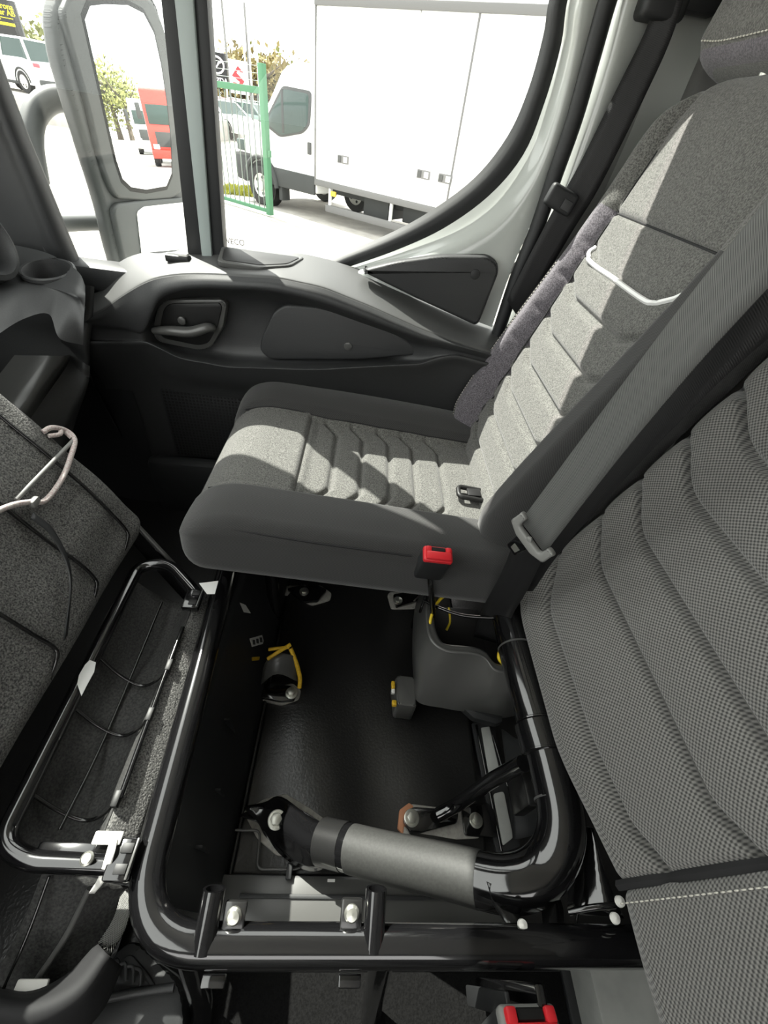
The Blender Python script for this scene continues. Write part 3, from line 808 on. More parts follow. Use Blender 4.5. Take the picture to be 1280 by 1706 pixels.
# ================================================================== tubular bench frame
sf = thing('bench_seat_frame', 'bare glossy black tubular steel bench frame with bolted feet and no cushion', 'seat frame', (.05, .25, .0))
ZT = .285
main = fillet([(-.252, .70, ZT), (-.2085, .012, ZT), (.47, .012, ZT)], [.085], 14)
tube('perimeter_tube', main, .0205, M['gloss'], sf, seg=24)
rt = [(.335, .66, .30), (.335, .50, .30), (.335, .40, .30), (.338, .30, .30), (.343, .20, .30), (.340, .130, .29), (.312, .088, .268), (.262, .073, .248), (.19, .090, .207), (.11, .110, .157), (.03, .132, .108)]
rt_s = crom(rt, 8)
tube('main_support_tube', rt_s, .0335, M['gloss'], sf, seg=28)
dv = (Vector(rt[10]) - Vector(rt[8])).normalized()
a = Vector(rt[8]) + dv * .02; b = Vector(rt[10])
# lighter, duller stretch, weld sleeve and rings and tape mark on the support tube
tube('matte_tube_section', rt_s[60:79], .0339, M['dull_grey'], sf, seg=28)
tube('weld_sleeve', [(.3365, .268, .30), (.339, .225, .30)], .0352, M['gloss'], sf, seg=28)
for y in (.270, .224):
    lathe('weld_bead', [(.0335, -.003), (.0368, -.001), (.0368, .001), (.0335, .003)], basis((1, 0, 0), (0, 0, -1), (0, 1, 0), (.339, y, .30)), M['gloss'], sf, seg=28)
lathe('clamp_ring', [(.0335, -.0015), (.0345, -.0015), (.0345, .0015), (.0335, .0015)], basis((1, 0, 0), (0, 0, -1), (0, 1, 0), (.335, .405, .30)), M['plastic_grey'], sf, seg=28)
lathe('clamp_ring', [(.0335, -.0015), (.0345, -.0015), (.0345, .0015), (.0335, .0015)], basis((1, 0, 0), (0, 0, -1), (.0, 1, 0), (.3435, .165, .295)), M['plastic_grey'], sf, seg=28)
# black collar and splayed foot of the support tube
tube('foot_collar', [Vector(rt[10]) - dv * .012, Vector(rt[10]) + dv * .035], .0345, M['satin'], sf, seg=24)
fb = Vector(rt[10]) + dv * .02
loft('foot_horn', [[fb + Vector((.01, .030, .018)), fb + Vector((-.03, .036, -.02)), Vector((-.085, .215, .034)), Vector((-.115, .205, .030))],
                   [fb + Vector((.0, .004, .036)), fb + Vector((-.045, .0, .005)), Vector((-.095, .182, .044)), Vector((-.150, .195, .036))],
                   [fb + Vector((.01, -.028, .012)), fb + Vector((-.03, -.034, -.03)), Vector((-.075, .130, .034)), Vector((-.115, .172, .030))]], M['gloss'], sf, nu=5, nv=5, t=.004)
def plate(name, pts, z, d, mt, parent, r=.006, bevel=.0015):
    P = [PZ(x, y, z) for x, y in pts]; poly = [(p.x, p.y) for p in P]
    ar = sum(poly[i - 1][0] * poly[i][1] - poly[i][0] * poly[i - 1][1] for i in range(len(poly)))
    if ar < 0: poly.reverse()
    return prism(name, round_poly(poly, r, 4), d, mt, parent, bevel, Matrix.Translation((0, 0, z)))
def bolt(px, py, z, parent, s=1.0, name='bolt'):
    p = PZ(px, py, z)
    o = lathe(name, [(.0160 * s, 0), (.0160 * s, .003), (.0150 * s, .0035), (.0115 * s, .0036)], Matrix.Translation(p), M['zinc'], parent, seg=28)
    V = [(.0105 * s * math.cos(PI / 3 * k), .0105 * s * math.sin(PI / 3 * k)) for k in range(6)]
    prism('bolt_head', V, .008, M['zinc'], o, .001, Matrix.Translation(p + Vector((0, 0, .010))))
    return o
# feet: pale gaskets under black lugs with zinc bolts
plate('foot_gasket', [(405, 1352), (440, 1331), (476, 1322), (520, 1348), (556, 1376), (552, 1420), (462, 1426), (428, 1396)], .014, .012, M['pale_plate'], sf)
plate('foot_lug', [(396, 1358), (440, 1340), (476, 1334), (515, 1356), (552, 1380), (548, 1412), (470, 1416), (440, 1392), (430, 1370)], .022, .009, M['gloss'], sf)
bolt(461, 1366, .050, sf, 1.0)
plate('foot_gasket', [(664, 1375), (668, 1348), (685, 1339), (740, 1346), (790, 1356), (812, 1362), (800, 1396), (760, 1398), (700, 1388), (672, 1390)], .012, .010, M['pale_plate'], sf)
plate('foot_edge', [(663, 1380), (666, 1349), (682, 1337), (690, 1343), (676, 1360), (672, 1390)], .0135, .012, M['copper'], sf, .003)
plate('foot_lug', [(672, 1368), (676, 1350), (690, 1344), (735, 1347), (765, 1352), (762, 1372), (705, 1386), (684, 1388)], .028, .016, M['gloss'], sf)
bolt(686, 1363, .031, sf, .92)
plate('foot_lug', [(768, 1342), (812, 1336), (826, 1352), (828, 1396), (775, 1392)], .020, .010, M['gloss'], sf)
bolt(793, 1367, .022, sf, .82)
tube('diagonal_strut', crom([PZ(872, 1272, .27), PZ(820, 1300, .18), PZ(765, 1338, .07), PZ(730, 1358, .042)], 5), .0125, M['gloss'], sf, seg=16)
plate('foot_gasket', [(432, 1160), (440, 1148), (488, 1138), (502, 1150), (498, 1166), (470, 1174), (434, 1166)], .012, .010, M['pale_plate'], sf)
plate('foot_lug', [(424, 1140), (450, 1138), (484, 1142), (497, 1152), (490, 1166), (468, 1168), (426, 1160)], .024, .013, M['gloss'], sf)
bolt(486, 1155, .026, sf, .85)
# yellow taped loom bracket above that foot
tb = loft('loom_shroud', [[PZ(436, 1140, .05), PZ(442, 1105, .09), PZ(462, 1088, .10)], [PZ(462, 1122, .08), PZ(468, 1100, .10), PZ(478, 1090, .10)], [PZ(494, 1135, .04), PZ(496, 1112, .06), PZ(488, 1092, .09)]], M['plastic_grey'], sf, nu=4, nv=4, t=.003)
tube('yellow_tape', crom([PZ(446, 1098, .10), PZ(464, 1086, .11), PZ(484, 1074, .11)], 4), .0045, M['yellow'], sf, seg=8)
tube('yellow_tape', crom([PZ(448, 1082, .105), PZ(466, 1080, .11), PZ(482, 1078, .11)], 4), .0040, M['yellow'], sf, seg=8)
tube('yellow_tape', crom([PZ(484, 1080, .10), PZ(494, 1105, .075), PZ(500, 1130, .05), PZ(499, 1146, .035)], 4), .0050, M['yellow'], sf, seg=8)
# short upright stubs with bolted tabs on the near tube, legs under it
for (x, y, bx) in ((-.123, .016, 1), (.070, .018, -1)):
    sa_ = Vector((.02, .92, .39)).normalized(); sx0 = Vector((1, 0, 0)); sx0 = (sx0 - sa_ * sx0.dot(sa_)).normalized()
    SMx = basis(sx0, sa_.cross(sx0), sa_, (x, y, ZT + .012))
    lathe('upright_stub', [(.0098, .030), (.0098, .046), (.0128, .046), (.0128, .044), (.0130, -.01)][::-1], SMx, M['gloss'], sf, seg=20)
    from_bm('bolt_tab', box_bm((bx * .028, .004, .018), (.026, .008, .034), SMx, .003, 2), M['satin'], sf)
    lathe('tab_bolt', [(.0090, 0), (.0090, .003), (.0065, .006), (0, .007)], basis((1, 0, 0), (0, .92, .39), (0, -.39, .92), SMx @ Vector((bx * .028, .000, .022))), M['zinc'], sf, seg=16)
for x, y in ((-.142, -.004), (.085, -.004)):
    tube('leg', [(x, .010, ZT - .005), (x - .004 if x < 0 else x + .006, -.035, .10), (x - .010 if x < 0 else x + .010, -.062, .004)], .0155, M['gloss'], sf, seg=18)
for x in (-.108, .045):
    box('lower_tab', (x, -.016, ZT - .012), (.026, .012, .010), M['gloss'], sf, bevel=.002)
# gusset straps between support tube and near tube
loft('gusset_strap', [[PZ(812, 1470, .270), PZ(822, 1505, .262), PZ(842, 1535, .262), PZ(850, 1560, .275)], [PZ(838, 1478, .268), PZ(852, 1508, .26), PZ(872, 1535, .262), PZ(880, 1560, .275)]], M['satin'], sf, nu=4, nv=3, t=.004)
loft('gusset_strap', [[PZ(890, 1478, .262), PZ(902, 1510, .26), PZ(905, 1560, .27)], [PZ(920, 1472, .262), PZ(938, 1510, .262), PZ(940, 1560, .272)]], M['gloss'], sf, nu=4, nv=3, t=.004)
lathe('rivet', [(.006, 0), (.0055, .004), (0, .006)], Matrix.Translation((.255, .030, ZT + .010)), M['webstrap'], sf, seg=14)
# bracket box hanging inside the bend
box('bracket_block', PZ(872, 1322, .20), (.022, .050, .075), M['satin'], sf, bevel=.004)
# rear-end pressing that carries the backrest
loft('backrest_bracket', [[PZ(965, 1370, .27), PZ(950, 1440, .25), PZ(945, 1520, .25)], [PZ(985, 1380, .30), PZ(1005, 1450, .29), PZ(1040, 1530, .29)]], M['gloss'], sf, nu=4, nv=3, t=.004)
tube('bracket_rod', crom([PZ(948, 1520, .285), PZ(985, 1512, .30), PZ(1025, 1508, .31)], 4), .0035, M['gloss'], sf, seg=8)
tube('release_cable', crom([PZ(968, 1405, .27), PZ(972, 1470, .27), PZ(960, 1540, .28)], 5), .0022, M['wire'], sf, seg=8)
lathe('rivet', [(.006, 0), (.0055, .004), (0, .006)], Matrix.Translation(PZ(1032, 1502, .315)), M['webstrap'], sf, seg=14)
lathe('rivet', [(.006, 0), (.0055, .004), (0, .006)], Matrix.Translation(PZ(1024, 1530, .315)), M['webstrap'], sf, seg=14)
# orange warning sticker along the underside of the sloping tube
st0, st1 = Vector(rt[9]) , Vector(rt[10])
s_a = [PZ(570, 1436, .085), PZ(620, 1455, .10), PZ(655, 1464, .112), PZ(682, 1474, .118)]
s_b = [PZ(580, 1430, .10), PZ(625, 1444, .115), PZ(662, 1452, .127), PZ(680, 1458, .132)]
ribbon('warning_sticker', [p + Vector((0, -.004, .004)) for p in s_a], [p + Vector((0, -.004, .006)) for p in s_b], M['label'], sf, .0006)
ribbon('warning_print', [p + Vector((0, -.006, .005)) for p in s_a[2:]], [p + Vector((0, -.006, .007)) for p in s_b[2:]], M['orange'], sf, .0006)

# feet of the passenger seat seen under its cushion
for k, (g, l, bp_) in enumerate((([(463, 984), (480, 995), (520, 1008), (550, 998), (553, 988), (535, 975), (480, 975)], [(478, 980), (505, 1002), (530, 1000), (545, 982), (520, 970)], (507, 986)),
                 ([(646, 990), (650, 986), (690, 985), (698, 1000), (692, 1014), (652, 1013)], [(655, 990), (715, 978), (720, 990), (690, 1002), (660, 1010)], (663, 1001)))):
    plate('foot_gasket', g, .012, .010, M['pale_plate'], ps)
    plate('foot_lug', l, .024, .012, M['gloss'], ps)
    bolt(bp_[0], bp_[1], .026, ps, .8)

# ================================================================== floor covering and low trim
mat_o = thing('floor_mat', 'wrinkled black rubber mat on the floor inside the seat frame', 'floor mat', (.07, .5, 0))
V, F = [], []; nx, ny = 70, 110
for i in range(nx + 1):
    for j in range(ny + 1):
        x = -.155 + .47 * i / nx; y = .10 + .92 * j / ny
        z = .006 + .004 * math.sin(19 * x + 3 * math.sin(6 * y)) * sstep(.1, .25, y) + .005 * math.exp(-((x - .02) / .05) ** 2 - ((y - .24) / .10) ** 2) + .003 * math.sin(31 * x + 9 * y)
        V.append((x, y, z))
for i in range(nx):
    for j in range(ny): F.append((i * (ny + 1) + j, (i + 1) * (ny + 1) + j, (i + 1) * (ny + 1) + j + 1, i * (ny + 1) + j + 1))
thick(mesh('rubber_sheet', V, F, M['rubber'], mat_o), .004)
tube('mat_edge', [(-.156, .10, .008), (-.156, .55, .008), (-.156, 1.0, .008)], .004, M['rubber'], mat_o, seg=8)

sp_ = thing('seat_base_panel', 'dark plastic panel under the front tube of the seat frame', 'trim panel', (-.2, .35, 0))
loft('panel', [[Vector((-.224, y, .272)) for y in (.05, .2, .4, .6, .8)], [Vector((-.205, y, .18)) for y in (.05, .2, .4, .6, .8)], [Vector((-.186, y, .09)) for y in (.05, .2, .4, .6, .8)], [Vector((-.165, y, .004)) for y in (.05, .2, .4, .6, .8)]], M['plastic_dark'], sp_, nu=3, nv=3, t=.006)
def on_panel(px, py): return PP(px, py, (-.196, 0, .135), (.95, 0, .2))
def sticker(name, pts, mt, parent):
    P = [on_panel(*p) + Vector((.006, 0, .001)) for p in pts]
    o = mesh(name, P, [tuple(range(len(P)))], mt, parent, smooth=False); thick(o, .0008); return o
lb = sticker('paper_label', [(411, 1064), (432, 1058), (436, 1072), (415, 1078)], M['label'], sp_)
for k in range(3):
    a = on_panel(415 + k * 6, 1066 - k * 2) + Vector((.0075, 0, .001)); b = on_panel(419 + k * 6, 1066 - k * 2) + Vector((.0075, 0, .001)); c = on_panel(420 + k * 6, 1074 - k * 2) + Vector((.0075, 0, .001)); d = on_panel(416 + k * 6, 1074 - k * 2) + Vector((.0075, 0, .001))
    o = mesh('label_print', [a, b, c, d], [(0, 1, 2, 3)], M['ink'], lb, smooth=False); thick(o, .0004)
sticker('paper_label', [(394, 1004), (404, 1008), (413, 1022), (401, 1020)], M['label'], sp_)
sticker('yellow_tag', [(415, 1095), (428, 1094), (428, 1100), (415, 1101)], M['yellow'], sp_)
for k, (y, z) in enumerate(((.12, .10), (.20, .08), (.30, .12))):
    box('panel_rib', (-.178 - .1 * z, y, z), (.012, .004, .11), M['plastic_dark'], sp_, bevel=.001)

lg = thing('sill_ledge', 'long grey metal sill along the floor behind the near frame tube', 'sill', (.1, .05, 0))
box('sill_plate', (.09, .060, .012), (.52, .085, .024), M['plastic_grey'], lg, bevel=.006)
box('sill_lip', (.09, .026, .034), (.50, .010, .022), M['paint_matte'], lg, bevel=.004)
box('sill_groove', (.09, .074, .026), (.44, .006, .004), M['plastic_dark'], lg, bevel=.001)
tube('floor_wire', fillet([PZ(392, 1383, .02), PZ(434, 1383, .02), PZ(428, 1448, .02), PZ(498, 1448, .02), PZ(524, 1425, .02)], .012), .0022, M['plastic_grey'], lg, seg=8)
box('wire_clip', PZ(482, 1452, .028), (.010, .022, .014), M['plastic_dark'], lg, bevel=.002)
box('small_label', PZ(552, 1467, .025), (.013, .004, .001), M['label'], lg, bevel=0)

dc = thing('driver_floor_shade', 'added black sheet of shade on the floor below the near frame tube', 'floor_shade', (.1, -.3, 0))
box('shade_sheet', (.06, -.32, .004), (.70, .62, .010), M['floor_shade'], dc, bevel=.002)  # thin sheet added to darken the sunlit floor
tube('shade_sheet_edge', [(-.29, -.008, .008), (.06, -.008, .008), (.41, -.008, .008)], .005, M['piping'], dc, seg=8)
pb = thing('floor_box', 'pale grey painted floor box beside the lower red buckle', 'floor box', (.52, -.14, 0))
box('box_body', (.53, -.16, .045), (.21, .34, .085), M['paint_matte'], pb, bevel=.008)
box('box_flange', (.425, -.16, .010), (.03, .34, .012), M['plastic_dark'], pb, bevel=.003)

rl = thing('floor_rail', 'grey slotted floor rail beside the right foot of the seat frame', 'rail', (.33, .27, 0))
plate('rail_base', [(786, 1205), (822, 1200), (868, 1410), (828, 1425)], .010, .008, M['plastic_dark'], rl, .004)
plate('rail_plate', [(802, 1212), (816, 1210), (838, 1305), (818, 1310)], .014, .004, M['paint_matte'], rl, .003)
plate('rail_plate', [(822, 1322), (840, 1318), (856, 1395), (838, 1410)], .014, .004, M['paint_matte'], rl, .006)
tube('rail_edge', [PZ(794, 1208, .014), PZ(836, 1418, .014)], .0030, M['gloss'], rl, seg=8)
tube('rail_edge', [PZ(816, 1206, .016), PZ(846, 1310, .016)], .0024, M['gloss'], rl, seg=8)
loft('side_shroud', [[PZ(838, 1215, .05), PZ(860, 1230, .09), PZ(885, 1240, .13)], [PZ(848, 1300, .03), PZ(876, 1300, .07), PZ(900, 1300, .12)], [PZ(856, 1400, .02), PZ(890, 1390, .05), PZ(915, 1370, .11)]], M['plastic_dark'], rl, nu=5, nv=5, t=.004)

# ================================================================== plastic belt-anchor shroud with yellow cables
bn = thing('belt_anchor_shroud', 'grey moulded plastic shroud around belt anchors below the passenger seat', 'shroud', (.24, .42, 0))
rimp = [(722, 978), (710, 1004), (711, 1045), (720, 1070), (745, 1086), (785, 1090), (808, 1098), (824, 1117), (846, 1122), (862, 1118)]
rim = [PZ(x, y, z) for (x, y), z in zip(rimp, (.25, .25, .25, .25, .25, .25, .245, .24, .24, .24))]
midp = [(704, 985), (694, 1008), (690, 1060), (694, 1100), (716, 1122), (770, 1136), (800, 1150), (822, 1160), (846, 1165), (865, 1160)]
mid = [PZ(x, y, z) for (x, y), z in zip(midp, (.16, .16, .16, .17, .18, .18, .18, .18, .18, .18))]
lowp = [(700, 995), (690, 1020), (687, 1080), (689, 1130), (695, 1168), (740, 1180), (775, 1186), (815, 1192), (840, 1196), (868, 1190)]
low = [PZ(x, y, z) for (x, y), z in zip(lowp, (.05, .05, .05, .06, .08, .09, .09, .09, .09, .09))]
inr = [p + Vector((.022, .010, -.015)) if i < 4 else p + Vector((.006, .022, -.015)) for i, p in enumerate(rim)]
inr2 = [p + Vector((.004, .006, -.12)) for p in inr]
loft('shroud_wall', [inr2, inr, [p + Vector((.006, .004, .001)) if i < 4 else p + Vector((.001, .006, .001)) for i, p in enumerate(rim)], rim, [p.lerp(q, .12) for p, q in zip(rim, mid)], mid, low], M['plastic_grey'], bn, nu=6, nv=4)
plate('shroud_tab', [(657, 1132), (664, 1124), (692, 1128), (694, 1178), (662, 1174)], .085, .075, M['plastic_grey'], bn, .006, .004)
plate('shroud_lip', [(770, 1178), (784, 1174), (836, 1190), (838, 1202), (828, 1206), (790, 1196)], .10, .02, M['plastic_dark'], bn, .004, .002)
box('tape_end', PZ(655, 1142, .09), (.008, .016, .012), M['yellow'], bn, bevel=.002)
box('tape_end', PZ(655, 1152, .085), (.008, .010, .012), M['label'], bn, bevel=.002)
box('tape_end', PZ(657, 1172, .085), (.010, .012, .010), M['yellow'], bn, bevel=.002)
box('inner_floor', (.27, .52, .10), (.16, .2, .02), M['black'], bn, bevel=.003)
tube('yellow_cable', crom([PZ(776, 986, .27), PZ(750, 988, .28), PZ(730, 1003, .27), PZ(718, 1030, .255), PZ(716, 1058, .235)], 6), .0032, M['yellow_wire'], bn, seg=10)
tube('yellow_cable', crom([PZ(748, 1012, .22), PZ(750, 1035, .20), PZ(744, 1050, .19)], 5), .0028, M['yellow_wire'], bn, seg=8)
tube('yellow_cable', crom([PZ(838, 1078, .24), PZ(832, 1088, .24), PZ(832, 1098, .235), PZ(838, 1106, .23)], 5), .0035, M['yellow_wire'], bn, seg=8)
tube('black_lead', crom([PZ(706, 1000, .265), PZ(730, 1012, .272), PZ(775, 1026, .28), PZ(848, 1030, .30)], 6), .0036, M['gloss'], bn, seg=8)
tube('black_lead', crom([PZ(700, 1020, .22), PZ(712, 985, .28), PZ(722, 962, .33)], 5), .0030, M['gloss'], bn, seg=8)
tube('black_lead', crom([PZ(690, 1000, .06), PZ(706, 985, .2), PZ(716, 965, .32)], 5), .0030, M['gloss'], bn, seg=8)

# ================================================================== belt buckles
def buckle(name, label, c, R, s=1.0):
    """R: basis whose z is the insertion axis (out of the slot), y the thickness"""
    t = thing(name, label, 'buckle', tuple(c), group='red seat belt buckles')
    Mx = Matrix.Translation(c) @ R.to_4x4()
    w, d, h = .052 * s, .030 * s, .075 * s
    from_bm('housing', box_bm((0, 0, -h / 2), (w, d, h), Mx, .006 * s, 3), M['plastic_dark'], t)
    fr = from_bm('rim', box_bm((0, 0, -.002 * s), (w * .98, d * .96, .012 * s), Mx, .004 * s, 3), M['tongue'] if s > 1.2 else M['red'], t)
    from_bm('release_button', box_bm((0, -d * .16, .003 * s), (w * .84, d * .52, .012 * s), Mx, .003 * s, 2), M['red'], t)
    for sx in (-1, 1): from_bm('button_shoulder', box_bm((sx * w * .33, d * .22, .003 * s), (w * .18, d * .34, .012 * s), Mx, .002 * s, 2), M['red'], t)
    from_bm('slot', box_bm((0, d * .24, .0035 * s), (w * .46, d * .26, .006 * s), Mx, .001 * s, 1), M['black'], t)
    return t, Mx
ax = Vector((.05, -.25, .97)).normalized(); yx = Vector((0, 1, 0)); yx = (yx - ax * yx.dot(ax)).normalized()
b1, Mx = buckle('seat_belt_buckle', 'red-topped seat belt buckle beside the passenger cushion', Vector((.155, .474, .470)), basis(yx.cross(ax), yx, ax).to_3x3(), 1.0)
tube('buckle_stalk', crom([Mx @ Vector((.004, 0, -.07)), Vector((.165, .482, .36)), Vector((.19, .50, .26)), Vector((.20, .50, .19))], 5), .006, M['wire'], b1, seg=10)
ax = Vector((.10, .28, .95)).normalized(); yx = Vector((0, 1, 0)); yx = (yx - ax * yx.dot(ax)).normalized()
b2, Mx = buckle('seat_belt_buckle', 'large red seat belt buckle at the bottom edge by the near tube', Vector((.243, -.052, .300)), basis(yx.cross(ax), yx, ax).to_3x3(), 1.35)
box('buckle_stalk', (.262, -.03, .17), (.012, .024, .26), M['gloss'], b2, bevel=.003)
box('stalk_guide', (.225, -.034, .20), (.006, .02, .18), M['plastic_dark'], b2, bevel=.002)

# ================================================================== seat belts
mbt = thing('middle_seat_belt', 'wide grey seat belt with a pale tongue hanging between the two backrests', 'seat belt', (.3, .42, .3))
ya, yb = [.36, .375, .39, .405, .415], [.335, .345, .355, .37, .375]
e1 = [PY(x, y, q) for (x, y), q in zip([(1330, 262), (1280, 330), (1150, 492), (1000, 690), (868, 868)], ya)]
e2 = [PY(x, y, q) for (x, y), q in zip([(1330, 425), (1280, 480), (1150, 622), (1020, 778), (908, 922)], yb)]
ribbon('webbing', e1, e2, M['webbing'], mbt)
e3 = [PY(x, y, q) for (x, y), q in zip([(868, 868), (838, 950), (800, 1022), (790, 1060)], (.425, .455, .49, .50))]
e4 = [PY(x, y, q) for (x, y), q in zip([(908, 922), (878, 985), (852, 1030), (840, 1075)], (.385, .42, .45, .465))]
ribbon('lower_webbing', e3, e4, M['webbing_black'], mbt)
e5 = [PY(x, y, q) for (x, y), q in zip([(1280, 425), (1150, 600), (1020, 762), (908, 905), (860, 985)], [.40, .415, .43, .445, .46])]
e6 = [PY(x, y, q) for (x, y), q in zip([(1330, 520), (1180, 655), (1040, 800), (935, 918), (888, 985)], [.375, .385, .40, .42, .43])]
ribbon('return_webbing', e5, e6, M['webbing_black'], mbt)
# tongue in the plane of the belt
tc_ = (e1[-1] + e2[-1]) / 2
tx = (e2[-1] - e1[-1]).normalized(); td = ((e1[-1] + e2[-1]) - (e1[-2] + e2[-2])).normalized(); tn = tx.cross(td).normalized()
if tn.dot(CAM - tc_) < 0: tx = -tx; tn = -tn
ty = tn.cross(tx); TM = basis(tx, ty, tn, tc_)
sg = -1 if ty.dot(td) > 0 else 1
wb = (e1[-1] - e2[-1]).length / 2
def tpoly(p): 
    q = [(x, -sg * y) for x, y in p]
    ar = sum(q[i - 1][0] * q[i][1] - q[i][0] * q[i - 1][1] for i in range(len(q)))
    return q if ar > 0 else q[::-1]
tg = prism('tongue_bar', round_poly(tpoly([(-wb - .008, -.014), (-wb + .003, -.014), (-wb + .004, .004), (wb - .004, .004), (wb - .003, -.014), (wb + .008, -.014), (wb + .009, .010), (wb * .6, .018), (-wb * .6, .018), (-wb - .009, .010)]), .004), .010, M['tongue'], mbt, .003, TM @ Matrix.Translation((0, 0, .006)), 3)
prism('tongue_blade', round_poly(tpoly([(-.010, .014), (.014, .014), (.012, .045), (-.008, .045)]), .004), .003, M['gloss'], tg, .001, TM @ Matrix.Translation((0, 0, .003)))
prism('blade_window', round_poly(tpoly([(-.005, .030), (.007, .030), (.006, .040), (-.004, .040)]), .001), .001, M['zinc'], tg, .0, TM @ Matrix.Translation((0, 0, .0036)))
lathe('tongue_stud', [(.004, 0), (.004, .003), (0, .004)], TM @ Matrix.Translation((0, -sg * .002, .004)), M['tongue'], tg, seg=12)

pbt = thing('passenger_seat_belt', 'dark seat belt running down the pale door pillar behind the passenger seat', 'seat belt', (.42, 1.05, .4))
f1 = [PY(x, y, 1.045) for x, y in [(1098, -40), (1080, 40), (1032, 140), (965, 275), (925, 345), (880, 430), (845, 500)]]
f2 = [PY(x, y, q) for (x, y), q in zip([(1150, -40), (1120, 60), (1075, 160), (1000, 310), (950, 392), (905, 470), (870, 540)], (1.02, 1.02, 1.02, 1.02, 1.03, 1.035, 1.04))]
ribbon('webbing', f1, f2, M['webbing_black'], pbt)
gp = PY(934, 332, 1.03)
ug_ = (f1[3] - f1[4]).normalized(); un = Vector((0, -1, .15)).normalized(); ux = ug_.cross(un).normalized(); un = ux.cross(ug_)
gM = basis(ux, ug_, un, gp)
from_bm('belt_stop', box_bm((0, 0, .004), (.060, .038, .022), gM, .007, 3), M['plastic_dark'], pbt)
from_bm('belt_stop_button', box_bm((.012, -.004, .017), (.02, .018, .006), gM, .002, 2), M['plastic'], pbt)
rp = PY(1100, 14, 1.05)
from_bm('upper_guide', box_bm((0, 0, 0), (.07, .05, .03), Matrix.Translation(rp), .008, 3), M['plastic_dark'], pbt)
box('guide_cover', rp + Vector((.04, .005, .05)), (.11, .03, .10), M['plastic_dark'], pbt, bevel=.01)

# ================================================================== folded-forward middle cushion (underside towards us)
fc = thing('folded_seat_cushion', 'folded-up middle seat cushion showing charcoal felt underside and black wires', 'seat cushion', (-.45, .36, .3))
fO, fV, fW = Vector((-.404, 0, .378)), Vector((-.485, 0, .874)), Vector((.874, 0, .485))
def felt_disp(u, v): return .003 * math.sin(23 * u + 9 * v) + .002 * math.sin(51 * v - 17 * u) - .010 * (1 - sstep(0, .08, v))
fp, fsurf = padded(fO, (0, 1, 0), fV, fW, -.03, .46, lambda v: .10, lambda v: .605, .11, .026, .035, .03, felt_disp,
    {'felt_underside': (M['felt'], None), 'cushion_cover': (M['dark_weave'], 'felt_underside')}, lambda u, v, r: 'cushion_cover' if r == 'back' else 'felt_underside', fc, 70, 70)
for u in (.553, .440, .312, .185):
    P = [fsurf(u + .010 * (v - .2), v, .004) for v in (.43, .35, .27, .19, .11, .05, .01)]
    P += [P[-1] + Vector((.004, -.012, -.012)), P[-1] + Vector((-.006, -.034, -.038)), P[-1] + Vector((-.03, -.04, -.075))]
    tube('wire', crom(P, 4), .0028, M['wire'], fc, seg=8)
tube('cross_rod', [fsurf(.455, .178, .010), fsurf(.53, .179, .011), fsurf(.607, .178, .011)], .0032, M['tongue'], fc, seg=10)
cord = [fsurf(.36, .205, .012), fsurf(.435, .181, .012), fsurf(.464, .164, .013), fsurf(.482, .150, .014), fsurf(.53, .153, .013), fsurf(.575, .165, .013), fsurf(.612, .178, .012), fsurf(.618, .196, .006), fsurf(.600, .212, .006), fsurf(.585, .215, .0)]
tube('elastic_cord', crom(cord, 6), .0042, M['cord'], fc, seg=10)
tube('elastic_cord', crom([fsurf(.612, .182, .010), fsurf(.617, .200, .003), fsurf(.600, .198, .009), fsurf(.585, .206, .003)], 6), .0036, M['cord'], fc, seg=10)
box('cord_crimp', fsurf(.468, .160, .014), (.010, .016, .012), M['tongue'], fc, bevel=.003)
ribbon('lash_strap', [fsurf(.452, .152, .016), fsurf(.448, .115, .020), fsurf(.408, .062, .020), fsurf(.330, .012, .016)], [fsurf(.442, .150, .018), fsurf(.436, .112, .022), fsurf(.396, .058, .022), fsurf(.318, .012, .018)], M['plastic_dark'], fc, .002)
# pivot arm from the cushion corner to the hinge
ar0, ar1 = [PY(222, 868, .588), PY(285, 935, .565), PY(345, 1000, .535)], [PY(206, 886, .585), PY(268, 955, .560), PY(322, 1014, .53)]
o = ribbon('pivot_arm', ar0, ar1, M['gloss'], fc, .006)
tube('pivot_edge', ar0, .0045, M['plastic_grey'], fc, seg=8)
o = mesh('white_sticker', [PZ(332, 972, .335), PZ(364, 968, .335), PZ(358, 990, .33), PZ(345, 990, .33)], [(0, 1, 2, 3)], M['label'], fc, smooth=False); thick(o, .001)

# ================================================================== wire and felt storage tray hinged on the front tube
tr = thing('storage_tray', 'black tube-framed felt storage tray hinged to the front frame tube', 'storage tray', (-.33, .3, .2))
trp = fillet([(-.278, .478, .300), (-.352, .545, .300), (-.408, .538, .300), (-.392, .100, .300), (-.352, .082, .300), (-.255, .080, .298)], [.03, .035, .04, .03], 8)
tube('tray_tube', trp, .0115, M['gloss'], tr, seg=18)
ys = [.10, .17, .25, .33, .41, .50]
loft('felt_liner', [[Vector((-.394 - .02 * (y - .1), y, .296)) for y in ys], [Vector((-.378, y, .255 + .01 * math.sin(30 * y))) for y in ys], [Vector((-.345, y, .232 + .012 * math.sin(24 * y + 1))) for y in ys], [Vector((-.308, y, .240 + .01 * math.sin(37 * y))) for y in ys], [Vector((-.283, y, .280)) for y in ys]], M['felt_dark'], tr, nu=5, nv=5, t=.003)
loft('felt_skirt', [[Vector((-.282, y, .284)) for y in ys], [Vector((-.266, y, .272)) for y in ys], [Vector((-.246, y, .252)) for y in ys]], M['felt'], tr, nu=4, nv=3, t=.003)
tube('edge_rod', crom([PZ(305, 1045, .292), PZ(262, 1160, .292), PZ(200, 1330, .292)], 5), .0036, M['gloss'], tr, seg=10)
